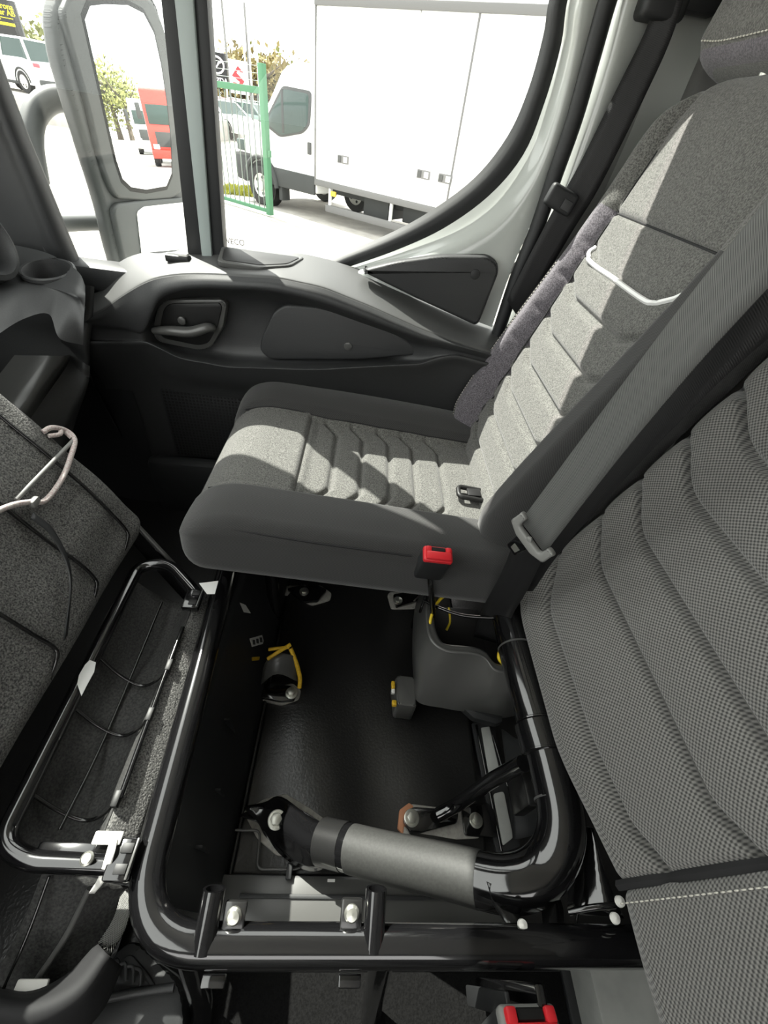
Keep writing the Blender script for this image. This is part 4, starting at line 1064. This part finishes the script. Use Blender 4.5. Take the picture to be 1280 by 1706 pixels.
for y0 in (.335, .255, .145):
    tube('bent_wire', crom([(-.396, y0 + .01, .302), (-.365, y0 - .004, .262), (-.330, y0 - .012, .244), (-.300, y0 - .006, .262), (-.281, y0 + .004, .290)], 5), .0026, M['wire'], tr, seg=8)
    box('wire_sleeve', (-.280, y0 + .004, .292), (.009, .020, .010), M['black'], tr, bevel=.002)
tube('long_wire', crom([(-.352, .48, .262), (-.352, .35, .252), (-.350, .22, .250), (-.352, .12, .256)], 5), .0024, M['wire'], tr, seg=8)
for nm, c in (('hinge_plate', PZ(322, 1000, .305)), ('hinge_plate', PZ(205, 1432, .305))):
    hb = box(nm, c, (.030, .042, .016), M['gloss'], tr, bevel=.003)
    for dy in (-.010, .010): box('hinge_slot', c + Vector((.004, dy, .009)), (.014, .010, .003), M['black'], hb, bevel=.0005)
    box('hinge_rib', c + Vector((.014, 0, .010)), (.003, .040, .004), M['plastic_grey'], hb, bevel=.0008)
lathe('hinge_bolt', [(.0075, 0), (.0075, .003), (.005, .005), (0, .005)], Matrix.Translation(PZ(146, 1431, .314)), M['zinc'], tr, seg=16)
box('tray_end_bar', PZ(120, 1425, .298), (.085, .026, .010), M['gloss'], tr, bevel=.003)
o = mesh('white_sticker', [PZ(x, y, .3125) for x, y in ((150, 1100), (160, 1104), (157, 1120), (146, 1140), (136, 1160), (129, 1140), (132, 1125), (142, 1108))], [tuple(range(8))], M['label'], tr, smooth=False); thick(o, .001)
ribbon('white_strap', [PZ(184, 1398, .318), PZ(176, 1425, .318), PZ(165, 1460, .30), PZ(148, 1488, .28)], [PZ(196, 1398, .318), PZ(190, 1425, .318), PZ(178, 1462, .30), PZ(158, 1488, .28)], M['webstrap'], tr, .0014)
o = box('strap_tag', PZ(180, 1396, .315), (.034, .014, .004), M['webstrap'], tr, bevel=.002)

# soft felt flap hanging below the tray and its webbing
ff = thing('felt_flap', 'loose black felt flap with a mesh strap hanging at the lower left', 'felt flap', (-.3, .0, .1))
r0 = [PZ(x, y, z) for (x, y), z in zip([(70, 1455), (40, 1530), (0, 1610), (-60, 1700)], (.26, .22, .18, .14))]
r1 = [PZ(x, y, z) for (x, y), z in zip([(150, 1465), (110, 1560), (50, 1640), (-20, 1740)], (.24, .20, .16, .12))]
r2 = [PZ(x, y, z) for (x, y), z in zip([(185, 1475), (160, 1560), (115, 1650), (60, 1760)], (.22, .18, .14, .10))]
r3 = [PZ(x, y, z) for (x, y), z in zip([(215, 1480), (190, 1580), (160, 1650), (130, 1760)], (.20, .15, .10, .05))]
loft('felt_sheet', [r0, r1, r2, r3], M['felt_dark'], ff, nu=6, nv=6, t=.004)
loft('cloth_fold', [[PZ(x, y, .20) for x, y in ((-40, 1640), (40, 1660), (110, 1630), (165, 1575))], [PZ(x, y, .24) for x, y in ((-40, 1680), (50, 1690), (130, 1655), (180, 1590))], [PZ(x, y, .16) for x, y in ((-40, 1760), (70, 1760), (160, 1690), (200, 1610))]], M['piping'], ff, nu=6, nv=5, t=.004)  # near-black colour stands in for shade on this felt fold
tube('edge_rod', crom([PZ(150, 1480, .25), PZ(110, 1560, .215), PZ(62, 1632, .18)], 4), .0040, M['plastic_grey'], ff, seg=8)
tube('thin_rod', crom([PZ(82, 1460, .26), PZ(45, 1560, .23), PZ(0, 1660, .20)], 4), .0020, M['wire'], ff, seg=8)
box('white_clip', PZ(52, 1645, .195), (.036, .014, .006), M['webstrap'], ff, bevel=.002)
# mesh strap: woven diamonds as real strands
sa, sb = [PZ(x, y, .20) for x, y in ((205, 1478), (190, 1530), (158, 1580))], [PZ(x, y, .20) for x, y in ((222, 1482), (212, 1540), (184, 1592))]
ribbon('mesh_strap', sa, sb, M['black'], ff, .002)
A, B = crom(sa, 10), crom(sb, 10); V, F = [], []
for k in range(-8, 20):
    for sgn in (1, -1):
        pts = []
        for t in range(5):
            s = t / 4; i = k + (s * 8 if sgn > 0 else (1 - s) * 8)
            if 0 <= i < len(A) - 1:
                ii = int(i); f = i - ii
                pts.append(A[ii].lerp(A[ii + 1], f).lerp(B[ii].lerp(B[ii + 1], f), s) + Vector((0, 0, .0022)))
        if len(pts) > 2:
            v, f = tube_data(pts, .0006, 4); b = len(V); V += v; F += [tuple(x + b for x in q) for q in f]
o = mesh('mesh_strands', V, F, M['tongue'], ff); o['kind'] = 'stuff'

# ribbed floor moulding at the bottom left
fm = thing('floor_moulding', 'black ribbed plastic floor moulding at the lower left below the frame corner', 'floor trim', (-.2, -.03, 0))
plate('moulding_base', [(120, 1706), (150, 1640), (215, 1560), (250, 1590), (300, 1640), (310, 1730), (100, 1760)], .10, .10, M['plastic_dark'], fm, .02, .006)
plate('moulding_pad', [(165, 1640), (215, 1585), (250, 1625), (262, 1650), (190, 1660)], .106, .01, M['plastic_dark'], fm, .01, .003)
for k in range(4):
    tube('moulding_rib', crom([PZ(185 + 13 * k, 1606 + 2 * k, .112), PZ(196 + 13 * k, 1600 + 6 * k, .113), PZ(198 + 12 * k, 1630 + 4 * k, .112)], 5), .0022, M['plastic'], fm, seg=8)
tube('moulding_edge', crom([PZ(150, 1668, .108), PZ(220, 1655, .109), PZ(290, 1645, .108)], 5), .005, M['plastic'], fm, seg=8)
# front footwell carpet under the dash
fw = thing('footwell_liner', 'black moulded footwell liner between the dashboard and folded cushion', 'floor liner', (-.7, .4, 0))
loft('liner_sheet', [[Vector((x, y, .02 + .25 * sstep(-.75, -1.2, x))) for y in (-.3, .2, .6, 1.04)] for x in (-.30, -.5, -.75, -1.0, -1.22)], M['rubber'], fw, nu=4, nv=4)
loft('side_kick_panel', [[Vector((x, 1.06, .655)) for x in (-1.25, -1.0, -.8, -.62)], [Vector((x, 1.03, .4)) for x in (-1.25, -1.0, -.8, -.60)], [Vector((x, 1.02, .0)) for x in (-1.25, -1.0, -.8, -.60)]], M['plastic_dark'], fw, nu=3, nv=4)
box('entry_sill', (-.2, 1.075, .03), (1.15, .10, .06), M['plastic_dark'], fw, bevel=.01)
box('door_pocket', (-.30, 1.0, .11), (.60, .05, .20), M['plastic_dark'], fw, bevel=.02)

# ================================================================== outdoors
GZ = -.70
# ---- delivery truck
th = Vector((.82, -.573, 0)).normalized(); tnrm = Vector((-.573, -.82, 0)).normalized()   # along the side to the rear; facing us
T0 = Vector((-1.25, 10.6, GZ))
TMx = basis(th, -tnrm, (0, 0, 1), T0)       # local: x rearwards, y away from us, z up from the ground
tk = thing('box_truck', 'white box truck with grey bumper trim parked behind the open green gate', 'truck', tuple(T0))
def tb_box(name, x0, x1, y0, y1, z0, z1, mt, par=tk, bev=.02): return from_bm(name, box_bm(((x0 + x1) / 2, (y0 + y1) / 2, (z0 + z1) / 2), (x1 - x0, y1 - y0, z1 - z0), TMx, bev, 2), mt, par)
ZB, ZTP = .645, 2.95
cuts = [0.0, 2.02, 2.98, 4.05, 5.4, 6.6]
tb_box('box_core', .02, 6.6, .05, 2.1, ZB, ZTP - .02, M['box_white'])
for k in range(5): tb_box('side_panel', cuts[k] + .008, cuts[k + 1] - .008, 0, .06, ZB + .02, ZTP - .03, M['box_white'], bev=.006)
tb_box('door_gap_seal', 2.965, 2.995, -.012, .03, ZB, ZTP, M['alu'], bev=.004)
tb_box('roof_rail', -.02, 6.6, -.03, .06, ZTP - .05, ZTP + .05, M['alu'], bev=.01)
tb_box('bottom_rail', -.02, 6.6, -.02, .08, ZB - .07, ZB + .03, M['alu'], bev=.01)
def latch(x, z):
    l = tb_box('door_latch', x - .13, x + .13, -.015, .01, z - .06, z + .06, M['alu'], bev=.006)
    tb_box('latch_handle', x - .11, x - .04, -.03, -.012, z - .045, z + .045, M['truck_grey'], l, .004)
    tb_box('latch_keeper', x + .02, x + .10, -.024, -.012, z - .04, z + .04, M['box_white'], l, .004)
def tpix(px, py):   # where a sight line meets the truck side
    q = TMx.inverted() @ PP(px, py, T0, tnrm); return q.x, q.z
for p in ((572, 266), (706, 291), (742, 298)): latch(*tpix(*p))
# chassis, side guard, lamps
tb_box('chassis_rail', -1.2, 6.4, .55, .75, .42, .60, M['truck_grey'])
tb_box('chassis_rail', -1.2, 6.4, 1.35, 1.55, .42, .60, M['truck_grey'])
tb_box('side_guard', .25, 3.6, .02, .06, .18, .30, M['alu'], bev=.008)
for x in (.32, 1.8, 3.5): tb_box('guard_post', x, x + .05, .03, .08, .20, .60, M['box_white'], bev=.005)
for x in (.40, 3.02): tb_box('side_marker', x, x + .12, .0, .03, .46, .54, M['lamp_amber'], bev=.005)
tb_box('tool_box', 1.0, 1.6, .30, .9, .25, .58, M['truck_grey'])
tb_box('air_tank', 1.9, 2.7, .35, .8, .28, .56, M['truck_grey'])
# cab: profile extruded across
cabp = [(.0, .42), (.0, 2.25), (-.55, 2.25), (-.85, 2.12), (-1.55, 1.30), (-2.12, 1.02), (-2.22, .80), (-2.22, .42)]
from_bm_o = prism('cab_body', [(-x, z) for x, z in cabp][::-1], 2.0, M['white'], tk, .05, TMx @ basis((-1, 0, 0), (0, 0, 1), (0, 1, 0)) @ Matrix.Translation((0, 0, 2.02)), 3)
winp = round_poly([(-.36, 1.33), (-.20, 1.45), (-.16, 1.86), (-.80, 1.88), (-1.30, 1.36), (-.9, 1.22)], .08)
wn = prism('door_window_seal', [(-p.x, p.y) for p in shrink(winp, 1.12)][::-1], .02, M['truck_grey'], tk, .004, TMx @ basis((-1, 0, 0), (0, 0, 1), (0, 1, 0)) @ Matrix.Translation((0, 0, .018)))
prism('door_window', [(-p.x, p.y) for p in winp][::-1], .02, M['car_glass'], tk, .004, TMx @ basis((-1, 0, 0), (0, 0, 1), (0, 1, 0)) @ Matrix.Translation((0, 0, .012)))
tb_box('window_divider', -.86, -.80, -.012, .02, 1.26, 1.88, M['truck_grey'], bev=.005)
tb_box('door_handle', -.19, -.11, -.03, .01, 1.02, 1.20, M['truck_grey'], bev=.012)
tb_box('lower_cladding', -1.28, -.02, -.02, .05, .40, .70, M['truck_grey'])
tb_box('front_bumper', -2.28, -1.78, -.03, 1.9, .36, .84, M['truck_grey'], bev=.06)
tb_box('mud_flap', -1.05, -.95, .02, .26, .16, .45, M['truck_grey'])
tb_box('headlamp', -2.20, -1.98, -.012, .2, .86, 1.04, M['car_glass'], bev=.02)
def wheel(cx, cy, r=.345, w=.22, par=tk, Mx_=TMx):
    Wm = Mx_ @ basis((1, 0, 0), (0, 0, 1), (0, -1, 0), (cx, cy, r))
    t = lathe('tyre', [(r * .62, -w), (r * .95, -w), (r, -w * .8), (r, -w * .2), (r * .95, 0), (r * .62, 0), (r * .62, -.04)], Wm, M['tyre'], par, seg=28)
    lathe('rim', [(r * .63, -.05), (r * .60, -.012), (r * .5, -.03), (r * .30, -.035), (r * .26, .0), (r * .12, .01), (0, .012)], Wm, M['rim'], t, seg=20)
    for k in range(5):
        a = 2 * PI * k / 5
        lathe('rim_hole', [(r * .085, -.02), (r * .085, -.022), (0, -.0215)], Wm @ Matrix.Translation((r * .42 * math.cos(a), r * .42 * math.sin(a), .0)), M['black'], t, seg=10)
wheel(-1.52, -.05); wheel(-1.52, 1.98); wheel(4.3, .05); wheel(-.3, 1.70)
def arch(cx): 
    P = [TMx @ Vector((cx + .46 * math.cos(a), -.02, .36 + .46 * math.sin(a))) for a in [PI * k / 12 for k in range(13)]]
    tube('wheel_arch', P, .05, M['truck_grey'], tk, seg=8)
arch(-1.52)
lathe('arch_well', [(.40, -.25), (.40, 0), (.0, 0)], TMx @ basis((1, 0, 0), (0, 0, 1), (0, -1, 0), (-1.52, .008, .36)), M['black'], tk, seg=24)
tb_box('box_front_edge', -.015, .012, -.02, .06, ZB, ZTP, M['alu'], bev=.004)

# ---- green gate
G0, G1 = PZ(450, 356, GZ + .05), PZ(366, 331, GZ + .05)
gt = thing('green_gate', 'open green steel gate with grey vertical bars in front of the truck', 'gate', tuple(G0))
gd = (G1 - G0); gd.z = 0; gL = gd.length; gd.normalize()
gq = Vector((-gd.y, gd.x, 0))
dist = math.hypot(G0.x, G0.y)
def zat(px, py, base):   # height of a sight line above a ground point
    d = ray(px, py); t = math.hypot(base.x, base.y) / math.hypot(d.x, d.y); return (CAM + d * t).z
zt_post, zt_rail = zat(441, 106, G0), zat(441, 150, G0)
GM = basis(gd, gq, (0, 0, 1), (G0.x, G0.y, 0))
def gbox(name, x0, x1, z0, z1, w, mt): return from_bm(name, box_bm(((x0 + x1) / 2, 0, (z0 + z1) / 2), (abs(x1 - x0), w, z1 - z0), GM, .006, 2), mt, gt)
pw = dist * .0050
gbox('gate_post', -pw, pw, GZ + .03, zt_post, pw * 2, M['green'])
GLEN = gL * 1.9
gbox('top_rail', 0, GLEN, zt_rail - .06, zt_rail + .03, .06, M['green'])
gbox('bottom_rail', 0, GLEN, GZ + .06, GZ + .12, .06, M['green'])
nb = 20
for k in range(1, nb):
    gbox('gate_bar', GLEN * k / nb - .010, GLEN * k / nb + .010, GZ + .1, zt_rail - .04, .016, M['galv'])
gbox('lock_box', -.10, .0, (zt_rail + GZ) * .5 + .02, (zt_rail + GZ) * .5 + .12, .06, M['green'])
for k in range(3):
    z = zt_rail + .10 + .09 * k
    tube('top_wire', [GM @ Vector((0, 0, z)), GM @ Vector((GLEN, 0, z))], .004, M['galv'], gt, seg=6)

# ---- parked cars
def car(name, label, pos, rot, paint, suv=False, group='parked cars', s=1.0):
    t = thing(name, label, 'car', pos, group=group)
    Mx_ = Matrix.Translation(pos) @ Matrix.Rotation(rot, 4, 'Z') @ Matrix.Scale(s, 4)
    L2, W2 = 2.15, .90
    hb, hr = (.98, 1.62) if suv else (.88, 1.44)
    low = [(-L2, .30), (-L2 - .02, .62), (-L2 + .12, hb - .12), (-1.05, hb), (1.55, hb + .02), (L2 - .05, hb - .05), (L2, .55), (L2 - .08, .28)]
    secs = []
    for (yy, k) in ((-W2, .0), (-W2 * .97, .04), (0, .08), (W2 * .97, .04), (W2, 0)):
        secs.append([Mx_ @ Vector((x * (1 if abs(yy) < W2 else .985), yy, z + k * (z > .6))) for x, z in low + [low[0]]])
    V = [p for r in secs for p in r]; n = len(low) + 1
    F = [(i * n + j, i * n + j + 1, (i + 1) * n + j + 1, (i + 1) * n + j) for i in range(4) for j in range(n - 1)] + [tuple(range(len(low)))[::-1], tuple(4 * n + j for j in range(len(low)))]
    mesh('body', V, F, paint, t, angle=40)
    # greenhouse, then roof cap
    rear = 2.0 if suv else 1.75
    def ring(z, k, x0, x1): return [Mx_ @ Vector(q) for q in ((x0, -W2 * k, z), (x1, -W2 * k, z), (x1, W2 * k, z), (x0, W2 * k, z))]
    r0_, r1_, r2_ = ring(hb - .02, .95, -1.10, rear), ring(hr - .06, .76, -.30, rear - .35), ring(hr, .70, -.15, rear - .48)
    mesh('glasshouse', r0_ + r1_, [(0, 1, 5, 4), (1, 2, 6, 5), (2, 3, 7, 6), (3, 0, 4, 7), (4, 5, 6, 7)], M['car_glass'], t, smooth=False)
    mesh('roof', [p + Vector((0, 0, .003)) for p in r1_] + r2_, [(0, 1, 5, 4), (1, 2, 6, 5), (2, 3, 7, 6), (3, 0, 4, 7), (4, 5, 6, 7)], paint, t, angle=60)
    for sgn in (-1, 1):
        for xa, xb in ((-1.10, -.30), (.42, .40), (rear - .02, rear - .35)):
            P = [Mx_ @ Vector((xa, sgn * W2 * .955, hb - .02)), Mx_ @ Vector((xb, sgn * W2 * .765, hr - .06))]
            tube('window_pillar', P, .05 * s, paint, t, seg=6)
    for wx in (-1.32, 1.32):
        wheel(wx, -W2 - .01, .34, .22, t, Mx_); 
        Mb = Mx_ @ Matrix.Rotation(PI, 4, 'Z'); wheel(wx, -W2 - .01, .34, .22, t, Mb)
        for sgn in (-1, 1):
            P = [Mx_ @ Vector((wx + .40 * math.cos(a), sgn * (W2 + .0), .34 + .40 * math.sin(a))) for a in [PI * k / 10 for k in range(11)]]
            tube('wheel_arch', P, .035 * s, M['truck_grey'], t, seg=6)
    for sgn in (-1, 1):
        from_bm('tail_lamp', box_bm((L2 - .12, sgn * .74, hb - .10), (.26, .26, .12), Mx_, .03, 2), M['lamp_red'], t)
        from_bm('head_lamp', box_bm((-L2 + .12, sgn * .70, hb - .22), (.26, .30, .12), Mx_, .03, 2), M['car_silver'], t)
        from_bm('side_skirt', box_bm((0, sgn * (W2 - .02), .30), (2.0, .06, .10), Mx_, .02, 2), M['truck_grey'], t)
    from_bm('rear_bumper', box_bm((L2 - .06, 0, .40), (.16, 1.6, .16), Mx_, .04, 2), M['truck_grey'], t)
    return t
def gpt(px, py, dz=0.0): p = PZ(px, py, GZ + dz); return p
p = PZ(46, 156, .03)
struct(box('ground_bank', (p.x - 6, p.y + 6, (GZ + .03) / 2), (26, 16, .03 - GZ), M['asphalt'], bevel=0))
car('parked_car', 'white sport utility car with red tail lamp under the black sign', (p.x - .835, p.y + 1.37, .03), math.radians(-24), M['white'], True, 'cars on the forecourt')
cars = [((394, 212), 'car_red', 'red hatchback parked behind the green gate', 140), ((374, 228), 'white', 'white hatchback in front of the red hatchback behind the gate', 145), ((408, 198), 'car_silver', 'silver car behind the red hatchback beyond the gate', 140), ((430, 224), 'car_green', 'grey green car beside the red hatchback beyond the gate', 150), ((440, 200), 'white', 'white car farthest right behind the gate post', 140)]
for (px, py), m_, lab, rz in cars:
    q = gpt(px, py); car('parked_car', lab, (q.x, q.y, GZ), math.radians(rz), M[m_], False, 'cars on the forecourt')

# ---- black sign pylon
sp0 = ray(52, 100); kk = 36 / math.hypot(sp0.x, sp0.y); sb0 = CAM + sp0 * kk
sg_ = thing('sign_pylon', 'tall black sign pylon with yellow lettering above the white car', 'sign', (sb0.x, sb0.y, GZ))
fdir = Vector((-sb0.x, -sb0.y, 0)).normalized(); sx_ = Vector((0, 0, 1)).cross(fdir).normalized()
def spix(px, py): q = PP(px, py, sb0, fdir); return (q - sb0).dot(sx_), q.z
xr, zb = spix(55, 104); xr2, ztop = spix(22, 2)
xr = (xr + xr2) / 2
SM = basis(sx_, (0, 0, 1), fdir, (sb0.x, sb0.y, 0))
wS = 5.0
from_bm('sign_board', box_bm((xr - wS / 2, (zb + ztop) / 2, -.12), (wS, ztop - zb, .24), SM, .02, 2), M['sign_black'], sg_)
from_bm('sign_edge', box_bm((xr + .02, (zb + ztop) / 2 - .1, -.12), (.06, ztop - zb + .2, .26), SM, .01, 2), M['alu'], sg_)
for dx in (-wS + .3, -.3): from_bm('sign_leg', box_bm((xr + dx, (zb + GZ) / 2, -.12), (.16, zb - GZ, .16), SM, .01, 2), M['alu'], sg_)
H = ztop - zb
for tx_, yy, sz in (('skrona', .85, .105), ('center AB', .745, .105)):
    text('sign_lettering', tx_, H * sz * 1.25, SM @ Matrix.Translation((xr - .12, zb + H * yy, .004)), M['sign_yellow'], sg_, 'RIGHT', .004)
from_bm('sign_bar', box_bm((xr - wS / 2, zb + H * .60, .004), (wS * .9, H * .05, .01), SM, .0, 1), M['sign_yellow'], sg_)
for k in range(2): from_bm('text_line', box_bm((xr - wS * .45, zb + H * (.70 - .035 * k), .004), (wS * (.8 - .2 * k), H * .012, .01), SM, .0, 1), M['sign_yellow'], sg_)
for k in range(9): from_bm('text_line', box_bm((xr - wS * (.62 - .03 * (k % 3)) + .0, zb + H * (.52 - .05 * k), .004), (wS * (.34 + .05 * ((k * 7) % 5)), H * .018, .01), SM, .0, 1), M['sign_yellow'], sg_)

# ---- flags
def flag(name, label, px, py, d, w, h, mt):
    r_ = ray(px, py); k_ = d / math.hypot(r_.x, r_.y); c = CAM + r_ * k_
    t = thing(name, label, 'flag', (c.x, c.y, GZ), group='brand flags behind the gate')
    f = Vector((-c.x, -c.y, 0)).normalized(); x_ = Vector((0, 0, 1)).cross(f)
    FM = basis(x_, (0, 0, 1), f, c)
    from_bm('banner', box_bm((0, 0, 0), (w, h, .05), FM, .01, 1), mt, t)
    tube('flag_pole', [FM @ Vector((w * .55, GZ - c.z, 0)), FM @ Vector((w * .55, h * 2.1, 0))], .045, M['alu'], t, seg=8)
    return t, FM
f1_, FM = flag('brand_flag', 'black flag with a white winged circle emblem behind the gate', 361, 116, 30, .95, 1.15, M['flag_black'])
ringp = [FM @ Vector((.34 * math.cos(a), .16 + .28 * math.sin(a), .04)) for a in [2 * PI * k / 20 for k in range(21)]]
tube('emblem_ring', ringp, .04, M['flag_white'], f1_, seg=6)
tube('emblem_wing', [FM @ Vector(q) for q in ((-.28, .30, .04), (-.12, .24, .04), (0, .08, .04), (.12, .24, .04), (.28, .30, .04))], .04, M['flag_white'], f1_, seg=6)
text('flag_lettering', 'MAZDA', .26, FM @ Matrix.Translation((0, -.44, .03)), M['flag_white'], f1_, 'CENTER', .006)
f2_, FM = flag('brand_flag', 'white flag with a red angular emblem behind the gate', 397, 129, 30, .95, 1.15, M['flag_white'])
S_ = [(-.28, -.02), (.02, .34), (.26, .14), (.10, .14), (.02, .20), (-.06, .10), (.28, -.16), (-.0, -.46), (-.28, -.24), (-.10, -.24), (-.02, -.30), (.06, -.20)]
prism('emblem', S_[::-1], .02, M['flag_red'], f2_, .0, FM @ Matrix.Translation((0, .05, .045)))
for k, px in enumerate((378, 420, 432, 412)):
    r_ = ray(px, 150); k_ = 38 / math.hypot(r_.x, r_.y); c = CAM + r_ * k_
    t = thing('flag_pole', ['white flag pole left of the white flag', 'white flag pole right of the white flag', 'white flag pole next to the gate post', 'thin white pole just right of the red emblem flag'][k], 'pole', (c.x, c.y, GZ), group='bare flag poles')
    tube('pole', [(c.x, c.y, GZ), (c.x, c.y, GZ + 6.2)], .05, M['flag_white'], t, seg=8); lathe('pole_cap', [(.07, 0), (.09, .06), (0, .14)], Matrix.Translation((c.x, c.y, GZ + 6.2)), M['alu'], t, seg=10)

# ---- trees, building, grass
def tree(name, label, pos, h, r, mt, group, n=900, seed=0):
    rnd = random.Random(seed)
    t = thing(name, label, 'tree', pos, group=group); P0 = Vector(pos)
    tr_ = tube('trunk', [P0, P0 + Vector((.1, 0, h * .4)), P0 + Vector((0, .1, h * .8))], [r * .09, r * .06, r * .02], M['bark'], t, seg=7)
    for k in range(5):
        a = 2 * PI * k / 5 + rnd.random(); b = P0 + Vector((0, 0, h * (.3 + .1 * k)))
        tube('branch', [b, b + Vector((math.cos(a) * r * .4, math.sin(a) * r * .4, h * .12)), b + Vector((math.cos(a) * r * .75, math.sin(a) * r * .75, h * .28))], [r * .04, r * .025, r * .01], M['bark'], t, seg=5)
    V, F = [], []
    lobes = [(Vector((rnd.uniform(-.5, .5) * r, rnd.uniform(-.5, .5) * r, h * rnd.uniform(.4, .86))), r * rnd.uniform(.35, .6)) for _ in range(9)]
    for k in range(n):
        c, lr = rnd.choice(lobes); d = Vector((rnd.gauss(0, 1), rnd.gauss(0, 1), rnd.gauss(0, 1))).normalized() * lr * rnd.uniform(.5, 1.05)
        p = P0 + c + d; s = r * rnd.uniform(.035, .08)
        a = Vector((rnd.gauss(0, 1), rnd.gauss(0, 1), rnd.gauss(0, 1))).normalized() * s; b = a.orthogonal().normalized() * s * .7
        q = len(V); V += [p - a, p - b, p + a, p + b]; F.append((q, q + 1, q + 2, q + 3))
    o = mesh('crown', V, F, mt, t, smooth=False); o['kind'] = 'stuff'; return t
def far(px, py, d):
    r_ = ray(px, py); k_ = d / math.hypot(r_.x, r_.y); c = CAM + r_ * k_; return c
labs = ['brown budding tree at the left end of the tree row behind the gate', 'tall thin brown tree second from the left behind the gate', 'brown tree above the white flag', 'brown tree just left of the gate post', 'olive tree just right of the gate post', 'grey olive tree right of the gate post above the truck cab', 'last small tree before the truck box']
for k, (px, py, d, w) in enumerate(((366, 92, 70, 4.4), (384, 84, 72, 3.4), (402, 96, 70, 4.2), (428, 104, 68, 4.6), (452, 108, 72, 4.4), (474, 114, 70, 3.8), (490, 120, 66, 2.6))):
    c = far(px, py, d); tree('budding_tree', labs[k], (c.x, c.y, GZ), c.z - GZ, w, M['leaf_brown'] if k not in (4, 6) else M['leaf'], 'tree row behind the gate', 700, k)
for k, (px, py, d, w, lab) in enumerate(((52, 56, 48, 2.6, 'small yellow green tree right of the black sign'), (72, 50, 46, 2.8, 'yellow green tree behind the mirror housing edge'), (270, 70, 60, 3.0, 'pale green tree between the mirror and window divider'))):
    c = far(px, py, d); tree('leafy_tree', lab, (c.x, c.y, GZ), c.z - GZ, w, M['leaf'], 'leafy trees beyond the mirror', 700, 20 + k)
c = far(70, 95, 42)
bd = thing('dealer_building', 'low teal grey building behind the white car', 'building', (c.x, c.y, GZ))
bw = far(70, 80, 42).z
box('building_wall', (c.x, c.y + 2, (GZ + bw) / 2), (5.0, 4, bw - GZ), M['building'], bd, bevel=.05)
box('building_roof', (c.x, c.y + 2, bw + .06), (5.3, 4.3, .14), M['truck_grey'], bd, bevel=.03)
for k in range(3): box('building_window', (c.x - 1.6 + 1.6 * k, c.y - .02, GZ + 1.5), (1.0, .08, .8), M['car_glass'], bd, bevel=.01)
gs = thing('grass_verge', 'strip of dry yellow green grass below the gate bars', 'grass', tuple(gpt(385, 318)), kind='stuff')
V, F = [], []; g0, g1 = gpt(362, 322), gpt(436, 330)
rnd = random.Random(3)
for k in range(2600):
    p = g0.lerp(g1, rnd.random()) + Vector((rnd.uniform(-.2, .2), rnd.uniform(0, 1.1), 0)); p.z = GZ
    a = rnd.uniform(0, PI); d = Vector((math.cos(a), math.sin(a), 0)) * .02; tp_ = p + Vector((rnd.uniform(-.05, .05), rnd.uniform(-.05, .05), rnd.uniform(.05, .14)))
    q = len(V); V += [p - d, p + d, tp_]; F.append((q, q + 1, q + 2))
o = mesh('grass_blades', V, F, M['grass'], gs, smooth=False)

# ---- what the mirror looks back at: lorries and trees behind the cab
def refl(px, py, d):
    r_ = ray(px, py).normalized(); q = PP(px, py, mo, mn); r_ = r_ - mn * 2 * r_.dot(mn); return q + r_ * (d / math.hypot(r_.x, r_.y)), r_
def lorry(label, px, d, mt, w=2.3, h=3.1, L=6.0):
    c, r_ = refl(px, 215, d); f = Vector((r_.x, r_.y, 0)).normalized(); x_ = Vector((0, 0, 1)).cross(f)
    t = thing('lorry', label, 'truck', (c.x, c.y, GZ), group='lorries behind the cab')
    LM = basis(f, x_, (0, 0, 1), (c.x, c.y, GZ))
    prof_ = [(0, .45), (-.02, 1.5), (.12, 2.0), (.25, h - .1), (.5, h), (1.9, h), (1.9, .45)]
    prism('cab', [(-a, b) for a, b in prof_][::-1] if False else prof_[::-1], w, mt, t, .06, LM @ basis((1, 0, 0), (0, 0, 1), (0, -1, 0), (0, -w / 2, 0)), 2)
    from_bm('windscreen', box_bm((.06, 0, 2.1), (.10, w * .86, .75), LM, .03, 2), M['car_glass'], t)
    from_bm('grille', box_bm((-.03, 0, 1.15), (.06, w * .7, .6), LM, .02, 2), M['truck_grey'], t)
    from_bm('bumper', box_bm((-.03, 0, .55), (.14, w, .36), LM, .03, 2), mt, t)
    from_bm('chassis', box_bm((3.6, 0, .8), (5.2, .9, .25), LM, .02, 2), M['truck_grey'], t)
    for sg1 in (-1, 1):
        from_bm('side_window', box_bm((.85, sg1 * w / 2, 2.1), (.7, .04, .6), LM, .02, 2), M['car_glass'], t)
        from_bm('door_mirror', box_bm((.15, sg1 * (w / 2 + .2), 2.2), (.12, .22, .6), LM, .03, 2), M['truck_grey'], t)
        from_bm('head_lamp', box_bm((-.05, sg1 * w * .38, .85), (.08, .3, .2), LM, .02, 2), M['car_silver'], t)
    for wx in (.95, 4.4, 5.5):
        wheel(wx, -w / 2 - .02, .48, .3, t, LM); wheel(-wx, -w / 2 - .02, .48, .3, t, LM @ Matrix.Rotation(PI, 4, 'Z'))
    return t
lorry('red lorry cab seen in the right part of the wing mirror', 284, 30, M['truck_red'])
lorry('white lorry cab seen in the wing mirror beside the red one', 250, 44, M['white'])
for k, (px, d, h_, w_) in enumerate(((176, 95, 8.5, 5.0), (197, 90, 7.8, 4.6), (216, 88, 7.0, 4.0))):
    c, r_ = refl(px, 215, d)
    tree('leafy_tree', ['yellow green tree at the left edge of the mirror glass', 'yellow green tree in the middle of the mirror glass', 'yellow green tree next to the white lorry in the mirror'][k], (c.x, c.y, GZ), h_, w_, M['leaf'], 'trees reflected in the mirror', 900, 40 + k)
